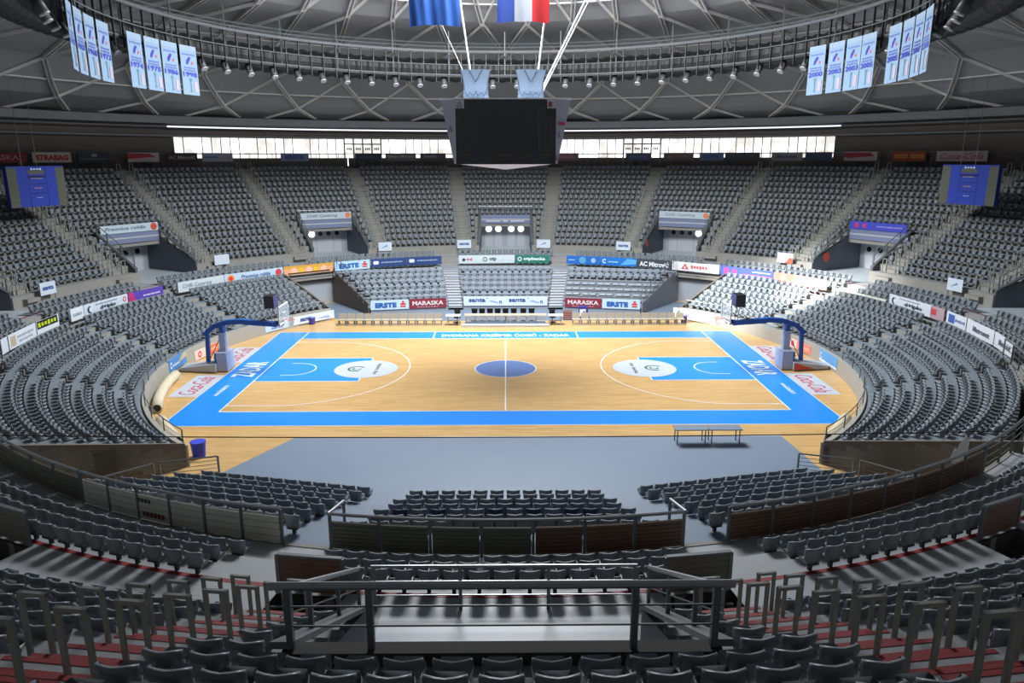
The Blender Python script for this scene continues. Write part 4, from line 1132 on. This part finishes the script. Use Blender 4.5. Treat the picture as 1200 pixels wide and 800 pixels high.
q = MB(); q.box(-.3, .16, -.27, -.25, .2, .76, WHITE); q.poly([(-.2, -.275, .3), (.05, -.275, .3), (.1, -.275, .65), (-.02, -.275, .62)], colmat((90, 100, 160))); q.build('label_panel', t)
t = thing('stacked_crate', 'reddish slatted crate behind the right small table', 'crate', (4.75, 13.6, 0))
q = MB()
for i in range(4): q.box(-.33, .33, -.25, .25, .08+.16*i, .18+.16*i, colmat((150, 110, 110)))
q.box(-.3, .3, -.22, .22, 0, .7, colmat((120, 84, 84))); q.build('slats', t)
for x, y, w in ((-14.45, 12.15, 'left'), (13.4, 12.35, 'right')):
    t = thing('small_bin', 'small purple-blue bin at the %s end of the far benches' % w, 'bin', (x, y, 0))
    q = MB(); q.cyl((0, 0), .2, 0, .48, colmat((70, 60, 150)), 14, .26); q.build('body', t)
    q = MB(); q.cyl((0, 0), .27, .48, .53, colmat((96, 88, 170)), 14); q.build('rim', t)
# two trestle tables on the grey covering
for x0, w in ((7.42, 'left'), (8.9, 'right')):
    t = thing('folding_table', 'thin grey-topped folding table on the grey covering, %s one of two' % w, 'table', (x0+.6, -11.8, 0))
    q = MB(); q.box(-.71, .71, -.3, .3, .66, .7, MATG); q.build('tabletop', t)
    for lx in (-.6, .6):
        for ly in (-.26, .26):
            q = MB(); q.bar((lx, ly, 0), (lx, ly, .64), .04, .04, STEELD); q.build('leg', t)
# blue tub
t = thing('rubbish_tub', 'blue plastic tub at the end of the left lower stand', 'tub', (-12.75, -13.1, 0))
q = MB(); q.cyl((0, 0), .25, 0, .62, colmat((44, 60, 190)), 18, .3); q.build('body', t); q = MB(); q.cyl((0, 0), .32, .62, .67, colmat((60, 76, 200)), 18); q.build('rim', t)
# foam rolls beside the side walls
def roll(lab, pts, r):
    t = thing('foam_roll', lab, 'foam roll'); q = MB(); q.tube(pts, r, TANR, 12); q.build('body', t, True)
    q = MB(); d = (Vector(pts[0])-Vector(pts[1])).normalized(); q.tube([Vector(pts[0])-d*.01, Vector(pts[0])+d*.02], r*.7, BLACK, 12); q.build('core', t)
roll('long cream foam roll along the left front wall', [pol(18.6, a, .27) for a in (-114.5, -110, -105, -100, -96)], .26)
roll('cream foam roll near the blue tub', [pol(18.55, a, .3) for a in (-131, -126, -121)], .27)
roll('cream foam roll at the near end of the right stand', [pol(18.5, a, .3) for a in (131, 126, 121.5)], .27)
# mats leaning: white sheets at the near right
t = thing('white_sheets', 'stack of white sheets leaning behind the right ring rail', 'sheets', M=frame(24.85, 180-37.0, 2.2))
for i, (x, tl) in enumerate(((-.7, -.2), (-.35, .1), (0, .25), (.35, .3))):
    q = MB(); q.poly([(x-.25, .1*i, 0), (x+.3, .1*i, 0), (x+.35+tl, .1*i+.1, .6), (x+tl+.1, .1*i+.12, .95), (x-.2+tl, .1*i+.1, .7)], WHITE); q.poly([(x-.25, .1*i+.03, 0), (x-.2+tl, .1*i+.13, .7), (x+tl+.1, .1*i+.15, .95), (x+.35+tl, .1*i+.13, .6), (x+.3, .1*i+.03, 0)], WHITE)
    q.build('sheet', t)
# crowd barriers at the near passages
def barrier(lab, p0, p1, n):
    t = thing('crowd_barrier', lab, 'barrier'); p0 = Vector((*p0, 0)); p1 = Vector((*p1, 0))
    for z, r in ((.8, .03), (.64, .012), (.48, .012), (.32, .012), (.16, .012)):
        q = MB(); q.tube([p0+Vector((0, 0, z)), p1+Vector((0, 0, z))], r, STEELD, 6); q.build('rail', t)
    for i in range(n+1):
        p = p0.lerp(p1, i/n); q = MB(); q.box(p.x-.03, p.x+.03, p.y-.03, p.y+.03, 0, .8, STEELD); q.build('post', t)
barrier('thin dark barrier across the near left passage, right part', (-11.2, -15.0), (-13.2, -15.6), 1)
barrier('thin dark barrier across the near left passage, left part', (-13.4, -15.7), (-15.3, -17.6), 2)
barrier('thin dark barrier across the near right passage, left part', (11.5, -15.0), (13.4, -15.6), 1)
barrier('thin dark barrier across the near right passage, right part', (13.6, -15.7), (15.4, -17.6), 2)
# cable stretched across the hall
q = MB(); pts = []
for i in range(25):
    u = -1+2*i/24; pts.append((u*17.5, -19.2, 3.17+.15*u*u))
q.tube(pts, .018, BLACK, 6); tag(q.build('stretched_cable'), 'thin dark cable stretched across the hall above the near seats', 'cable')

# ------------------------------------------------------------------ basketball stands
def basket(s, w):
    t = thing('basketball_stand', 'portable basketball stand with blue arm behind the %s baseline' % w, 'basketball hoop', (0, 0, 0))
    def X(x): return s*x
    def bx(q, x0, x1, y0, y1, z0, z1, mt): q.box(min(X(x0), X(x1)), max(X(x0), X(x1)), y0, y1, z0, z1, mt)
    q = MB(); top = GREYL
    A = [Vector(p) for p in ((X(16.7), -.85, .06), (X(18.9), -.5, .06), (X(18.9), .5, .06), (X(16.7), .85, .06), (X(16.7), -.85, .55), (X(18.9), -.5, .22), (X(18.9), .5, .22), (X(16.7), .85, .55))]
    if s < 0: A = [A[1], A[0], A[3], A[2], A[5], A[4], A[7], A[6]]
    q.hexa(A, top); q.build('base', t)
    if s > 0:
        q = MB(); q.poly([(16.72, -.862, .08), (18.0, -.66, .08), (16.72, -.862, .52)], REDM); q.build('red_flash', t)
    q = MB(); bx(q, 16.1, 16.75, -.6, .6, .05, 1.15, PADW); bx(q, 16.7, 16.8, -.62, .62, .05, 1.12, PADB); q.build('front_pad', t)
    q = MB(); bx(q, 16.25, 16.6, -.22, .22, 1.1, 2.25, PADW); q.build('column', t)
    q = MB(); bx(q, 16.3, 16.55, -.2, .2, 2.2, 2.75, PADB); q.build('collar', t)
    q = MB(); q.bar((X(17.4), 0, .45), (X(17.3), 0, 2.2), .2, .22, PADB); q.build('rear_strut', t)
    q = MB()
    P = [(17.45, 2.1), (16.9, 2.6), (16.1, 2.85), (15.3, 2.9), (14.4, 2.8), (13.2, 2.72)]
    for (xa, za_), (xb, zb_) in zip(P, P[1:]): q.bar((X(xa), 0, za_), (X(xb), 0, zb_), .34, .27, PADB)
    q.build('arm', t)
    q = MB(); q.bar((X(17.25), 0, .7), (X(16.4), 0, 2.3), .04, .04, STEELD); q.bar((X(17.2), .2, .6), (X(16.5), .2, 1.6), .03, .03, STEELD); q.build('brace', t)
    # backboard
    q = MB(); bx(q, 12.8, 12.84, -.9, .9, 2.82, 3.87, PLEXI); bbd = q.build('backboard', t)
    q = MB()
    for z0, z1 in ((2.8, 2.88), (3.82, 3.89)): bx(q, 12.78, 12.85, -.92, .92, z0, z1, WHITE)
    for y in (-.92, .86): bx(q, 12.78, 12.85, y, y+.06, 2.8, 3.89, WHITE)
    bx(q, 12.775, 12.79, -.3, .3, 3.0, 3.04, WHITE); bx(q, 12.775, 12.79, -.3, .3, 3.4, 3.44, WHITE)
    for y in (-.3, .26): bx(q, 12.775, 12.79, y, y+.04, 3.0, 3.44, WHITE)
    q.build('backboard_frame', bbd)
    q = MB(); bx(q, 12.84, 13.3, -.12, .12, 2.68, 2.9, BLACK); q.build('mount', t)
    q = MB(); q.tube([(X(12.42)+.23*math.cos(2*PI*i/20), .23*math.sin(2*PI*i/20), 3.0) for i in range(20)], .015, REDM, 6, True); q.bar((X(12.65), 0, 3.0), (X(12.8), 0, 3.0), .12, .03, REDM); rim = q.build('rim', t)
    q = MB()
    for i in range(10):
        a = 2*PI*i/10; b = a+.5
        q.tube([(X(12.42)+.22*math.cos(a), .22*math.sin(a), 2.99), (X(12.42)+.12*math.cos(b), .12*math.sin(b), 2.6)], .006, WHITE, 4)
        q.tube([(X(12.42)+.22*math.cos(a), .22*math.sin(a), 2.99), (X(12.42)+.12*math.cos(a-.5), .12*math.sin(a-.5), 2.6)], .006, WHITE, 4)
    q.build('net', rim)
    for y in (-.25, .25):
        q = MB(); q.tube([(X(13.4), y, 2.75), (X(13.5), y, 3.75)], .02, STEELD, 6); q.build('clock_support', t)
    q = MB(); bx(q, 13.25, 13.75, -.42, .42, 3.72, 4.42, BLACK); clk = q.build('shot_clock', t)
    q = MB(); bx(q, 13.2, 13.25, -.4, .4, 3.75, 4.4, colmat((66, 66, 110))); q.build('clock_face', clk)
    q = MB(); bx(q, 13.25, 13.75, -.44, -.42, 3.74, 4.4, SCREEN); q.build('clock_side', clk)
basket(-1, 'left'); basket(1, 'right')

# ------------------------------------------------------------------ hanging scoreboard cube
sb = thing('scoreboard', 'large black hanging video scoreboard with pale tapered corners', 'scoreboard', (.06, 0, 0))
q = MB(); zt_, zb2 = 15.0, 11.75; T, B = 3.45, 2.72; c = 2.55
def octo(w, z, cut): return [Vector(p) for p in ((-cut, -w, z), (cut, -w, z), (w, -cut, z), (w, cut, z), (cut, w, z), (-cut, w, z), (-w, cut, z), (-w, -cut, z))]
CT, CB = 2.6, 2.6
bot = [Vector(p) for p in ((-2.6, -2.0, zb2), (2.6, -2.0, zb2), (2.72, -1.8, zb2), (2.72, 1.8, zb2), (2.6, 2.0, zb2), (-2.6, 2.0, zb2), (-2.72, 1.8, zb2), (-2.72, -1.8, zb2))]
top_ = [Vector(p) for p in ((-2.6, -2.0, zt_), (2.6, -2.0, zt_), (3.42, -1.2, zt_), (3.42, 1.2, zt_), (2.6, 2.0, zt_), (-2.6, 2.0, zt_), (-3.42, 1.2, zt_), (-3.42, -1.2, zt_))]
for i in range(8):
    j = (i+1) % 8; q.poly([bot[i], bot[j], top_[j], top_[i]], GREYL)
q.poly(top_, GREYL)
tip = Vector((0, 0, 11.42))
for i in range(8): q.poly([bot[(i+1) % 8], bot[i], tip], WHITE)
q.build('housing', sb)
q = MB(); q.box(-3.42, 3.42, -2.03, -1.2, 14.98, 15.04, WHITE); q.build('top_trim', sb)
for s in (-1, 1):
    q = MB(); ya, yb2 = (-2.08, -2.0) if s < 0 else (2.0, 2.08); q.box(-2.6, 2.6, ya, yb2, 11.72, 14.96, SCREEN); scr = q.build('screen', sb)
    if s < 0:
        for gx in (-2.4, -2.05, -1.75, 1.75, 2.05, 2.4):
            q = MB(); q.box(gx-.09, gx+.09, -2.087, -2.08, 12.3, 14.4, mat('led_column', (58, 58, 58), .5)); q.build('led_column', scr)
        AM = mat('amber_letters', (112, 104, 60), .6)
        FM = lambda x, z: Matrix.Translation((x, -2.1, z)) @ Matrix.Rotation(PI/2, 4, 'X')
        for tx, x, z, w in (('No.', -2.4, 14.48, .3), ('F T', -1.85, 14.48, .3), ('No.', 1.85, 14.48, .3), ('F T', 2.35, 14.48, .3), ('HOME', -2.15, 12.2, .45), ('GAME TIME', -.1, 12.2, .85), ('TEAM', 1.1, 12.17, .4), ('GUEST', 2.1, 12.2, .5)):
            put_text(scr, tx, w, .09, AM, FM(x, z), .02)
        q = MB()
        for x in (-.55, -.3, 0, .25, 1.1): q.box(x-.1, x+.1, -2.087, -2.08, 11.87, 12.1, mat('led_digit', (62, 56, 44), .5))
        q.build('digits', scr)
    for x, lab_ in ((-2.38, 'tri'), (2.38, 'L')):
        if s > 0: continue
        q = MB(); q.box(x-.24, x+.24, -2.1, -2.08, 14.52, 14.95, GREYL)
        if lab_ == 'tri':
            for A, B_ in (((-.13, 14.6), (.13, 14.6)), ((.13, 14.6), (0, 14.86)), ((0, 14.86), (-.13, 14.6))): q.bar((x+A[0], -2.11, A[1]), (x+B_[0], -2.11, B_[1]), .01, .02, BLACK)
        else: q.box(x-.18, x+.0, -2.11, -2.1, 14.6, 14.85, colmat((150, 60, 80)))
        q.build('corner_sign', sb)
FX = lambda x, y, z, ang: Matrix.Translation((x, y, z)) @ Matrix.Rotation(ang, 4, 'Z') @ Matrix.Rotation(PI/2, 4, 'X')
q = MB()
def ring_tri(q, cx, cy, cz, h, ang):
    M_ = Matrix.Translation((cx, cy, cz)) @ Matrix.Rotation(ang, 4, 'Z')
    P_ = [M_ @ Vector(p) for p in ((-h, 0, -h), (h, 0, -h), (0, 0, h))]
    for A, B_ in zip(P_, P_[1:]+P_[:1]): q.bar(A, B_, .015, .03, BLACK)
ring_tri(q, -2.88, -1.8, 13.5, .12, -rad(44)); q.build('triangle_mark', sb)
q = MB(); M_ = Matrix.Translation((2.9, -1.79, 13.75)) @ Matrix.Rotation(rad(44), 4, 'Z'); q.box(-.26, .26, -.04, -.02, -.06, .1, colmat((196, 70, 90)), M_)
M_ = Matrix.Translation((2.78, -1.86, 13.2)) @ Matrix.Rotation(rad(44), 4, 'Z'); q.box(-.07, .0, -.05, -.03, -.12, .14, colmat((150, 90, 130)), M_); q.box(-.07, .1, -.05, -.03, -.12, -.05, colmat((150, 90, 130)), M_)
for i in range(4):
    M_ = Matrix.Translation((2.66, -1.92, 12.0+.07*i-.1)) @ Matrix.Rotation(rad(44), 4, 'Z'); q.box(-.08, .1, -.06, -.03, 0, .03, colmat((196, 70, 80)), M_)
q.build('red_marks', sb)
# suspension rods
for (x0, z0, x1, z1, r, lab) in ((-2.45, 21, -1.62, 15.0, .05, 'thick white rod rising from the scoreboard, left one'), (2.35, 21, 1.62, 15.0, .05, 'thick white rod rising from the scoreboard beside the red stripe of the flag'),
                           (4.75, 21, 1.68, 15.0, .045, 'slanting white rod right of the scoreboard, upper one'), (4.95, 21, 1.78, 15.0, .035, 'slanting white rod right of the scoreboard, lower one'), (-4.4, 21.2, -2.05, 16.2, .02, 'thin white wire running from the blue flag to the left jersey')):
    q = MB(); q.tube([(x0, 0, z0), (x1, 0, z1)], r, WHITE, 8); tag(q.build('suspension_rod'), lab, 'rod')
# retired jerseys
def jersey(x0, x1, lab, numb):
    t = thing('jersey_banner', lab, 'banner', ((x0+x1)/2, -.6, 0)); w = (x1-x0)/2; q = MB()
    pts = [(-w, 16.55), (-w*.62, 16.58), (w*.62, 16.58), (w, 16.55), (w*.86, 16.1), (w*.8, 15.7), (w*.84, 15.05), (-w*.84, 15.05), (-w*.8, 15.7), (-w*.86, 16.1)]
    q.poly([(x, -.015, z) for x, z in pts], PASTEL); q.poly([(x, .015, z) for x, z in pts][::-1], PASTEL)
    for (xa, za_), (xb, zb_) in zip(pts, pts[1:]+pts[:1]): q.poly([(xa, -.015, za_), (xa, .015, za_), (xb, .015, zb_), (xb, -.015, zb_)], PASTEL)
    q.build('cloth', t)
    q = MB(); N_ = colmat((52, 60, 84))
    for pl in ([(-.35, 16.55), (0, 15.95), (.35, 16.55)], [(-w*.97, 16.5), (-w*.78, 15.9), (-w*.74, 15.5)], [(w*.97, 16.5), (w*.78, 15.9), (w*.74, 15.5)]):
        q.tube([(x, -.03, z) for x, z in pl], .018, N_, 4)
    q.tube([(-w*.8+w*1.6*i/12, -.03, 15.35+.14*math.sin(i*2.4)) for i in range(13)], .014, N_, 4)
    q.build('piping', t)
jersey(-2.33, -.72, 'pale blue retired jersey hanging above the scoreboard, left one', '11')
jersey(.56, 2.22, 'pale blue retired jersey hanging above the scoreboard, right one', '14')
# flags
def flag(lab, x0, x1, zbot, ztop, cols, y=-.3):
    t = thing('hanging_flag', lab, 'flag', (0, y, 0)); q = MB(); nx, nz = 24, 10
    idx = {}; 
    for i in range(nx+1):
        for j in range(nz+1):
            u, v = i/nx, j/nz
            yy = .09*math.sin(u*14+1.2)*(1-v*.6)+.05*math.sin(u*31+v*3)
            zz = zbot+(ztop-zbot)*v+(.07*math.sin(u*PI*1.0) if False else -.05*math.cos(u*2*PI))*(1-v)*.8
            idx[i, j] = len(q.v); q.v.append((x0+(x1-x0)*u, yy, zz))
    for i in range(nx):
        for j in range(nz):
            q.f.append((idx[i, j], idx[i+1, j], idx[i+1, j+1], idx[i, j+1])); q.m.append(q.mi(colmat(cols[int(i/nx*len(cols))], .8)))
    q.build('cloth', t, True)
    q = MB(); q.tube([(x0-.1, 0, ztop), (x1+.1, 0, ztop)], .03, STEEL, 6); q.build('pole', t)
flag('plain blue flag hanging left above the scoreboard', -4.98, -2.33, 18.78, 21.6, [(34, 84, 164)])
flag('tricolour flag of blue, white and red hanging above the scoreboard', -.38, 2.36, 18.95, 21.8, [(34, 62, 140), (160, 166, 176), (180, 30, 36)])

# ------------------------------------------------------------------ championship banners
def champ(a, yr, lab):
    am = a; M = face(20.2, a, 17.25); w, h = 1.42, 2.85
    flat_board(lab, M, w, h, (130, 154, 180), [('r', 0, 1, .9, 1, (142, 162, 182)), ('w', .1, .9, .82, .04, (84, 100, 170), 8), ('p', [(.3, .62), (.42, .62), (.62, .76), (.5, .78), (.34, .7)], (60, 60, 150)), ('c', .68, .655, .028, (196, 70, 90)),
        ('w', .14, .86, .55, .035, (84, 100, 170), 7), ('w', .14, .86, .5, .035, (84, 100, 170), 7), ('t', yr, .5, .42, .86, .1, (60, 70, 170), 0, .03),
        ('p', [(.4, .34), (.6, .34), (.53, .26), (.53, .1), (.58, .06), (.42, .06), (.47, .1), (.47, .26)], (90, 130, 140)), ('r', .7, .9, .06, .28, (172, 160, 172))], name='championship_banner', cat='banner', group='championship banners hanging from the catwalk', thick=.02)
for a, yr, lab in ((-107.6, '1998', 'white championship banner 1998, right end of the left rows'), (-102.9, '1986', 'white championship banner 1986, left of the 1998 one'), (-98.4, '1975', 'white championship banner 1975, left of the 1986 one'),
                   (-93.6, '1974', 'white championship banner 1974, beyond the gap from the outer left group'), (-83.9, '1973', 'white championship banner 1973, rightmost of the outer left group'), (-79.0, '1968', 'white championship banner 1968, second from right in the outer left group'),
                   (-74.0, '1967', 'white championship banner 1967, third from right in the outer left group'), (-68.8, '1965', 'white championship banner 1965, leftmost of all'),
                   (108.0, '2000', 'white championship banner 2000, left end of the right rows'), (103.1, '2003', 'white championship banner 2003, second in the right rows'), (98.5, '2003', 'white championship banner 2003 with dark foot band, third in the right rows'),
                   (94.3, '2005', 'white championship banner 2005, left of the right gap'), (86.4, '2005', 'white championship banner 2005, just right of the right gap'), (81.7, '2006', 'white championship banner 2006, second after the right gap'),
                   (77.2, '2007', 'white championship banner 2007, second from the right end'), (72.7, '2008', 'white championship banner 2008, rightmost of all')):
    # az measured from the near axis in the survey -> convert to far axis
    aa = math.copysign(180-abs(a), a); champ(aa, yr, lab)

# ------------------------------------------------------------------ blue side scoreboards on cables
BLU = (44, 66, 170)
for s, am, w in ((-1, -71.0, 'left'), (1, 71.0, 'right')):
    M = face(34.6, am, 10.15)
    t = flat_board('blue side scoreboard with olive end strips hanging at the %s' % w, M, 4.4, 2.75, BLU,
                   [('r', 0, .16, 0, .97, (92, 96, 84)), ('r', .84, 1, 0, .97, (92, 96, 84)), ('r', .34, .345, 0, 1, (20, 26, 70)), ('r', .66, .665, 0, 1, (20, 26, 70)), ('r', .36, .64, .8, .9, (92, 96, 84)),
                    ('w', 0.400, 0.600, 0.93, 0.048, (206, 224, 240), 4), ('w', 0.400, 0.600, 0.7, 0.028000000000000004, (170, 160, 150), 6), ('w', 0.430, 0.570, 0.46, 0.028000000000000004, (190, 160, 140), 5), ('w', 0.450, 0.550, 0.22, 0.024, (170, 190, 220), 4),
                    ('r', .35, .65, .55, .56, (26, 36, 110)), ('r', .35, .65, .33, .34, (26, 36, 110)), ('r', .35, .65, .72, .76, (20, 30, 80))] , name='side_scoreboard', cat='scoreboard', thick=.35)
    for dx in (-.9, .25):
        q = MB(); q.tube([(dx, 1.37, -.15), (dx+.0, 7.45, -.15)], .022, STEEL, 6); q.build('suspension_cable', t)

# ------------------------------------------------------------------ lights
def area(name, loc, size, power, col, shape='DISK', rot=(0, 0, 0), sy=None):
    l = bpy.data.lights.new(name, 'AREA'); l.shape = shape; l.size = size; l.energy = power; l.color = col
    if sy: l.size_y = sy
    o = bpy.data.objects.new(name, l); C.objects.link(o); o.location = loc; o.rotation_euler = rot; return o
area('skylight_lamp', (0, 3.0, 25.5), 13, 22500, (.94, .97, 1.0))
# low sun through the glazing falling on the right stand
def shaft(name, src, dst, power, ang, soft=.3):
    sl = bpy.data.lights.new(name, 'SPOT'); sl.energy = power; sl.spot_size = rad(ang); sl.spot_blend = .9; sl.shadow_soft_size = soft; sl.color = (1, .98, .95)
    so = bpy.data.objects.new(name, sl); C.objects.link(so); so.location = src
    so.rotation_euler = (Vector(dst)-Vector(src)).to_track_quat('-Z', 'Y').to_euler()
shaft('sun_shaft', (-9, 3, 23.8), (20.5, 13.5, 2.2), 190000, 23)
shaft('sun_shaft_narrow', (-9, 3, 23.8), (22.3, 10.8, 2.6), 420000, 8)
w = bpy.data.worlds.new('world'); sc.world = w; w.use_nodes = True
w.node_tree.nodes['Background'].inputs[0].default_value = (.7, .8, 1, 1); w.node_tree.nodes['Background'].inputs[1].default_value = .3
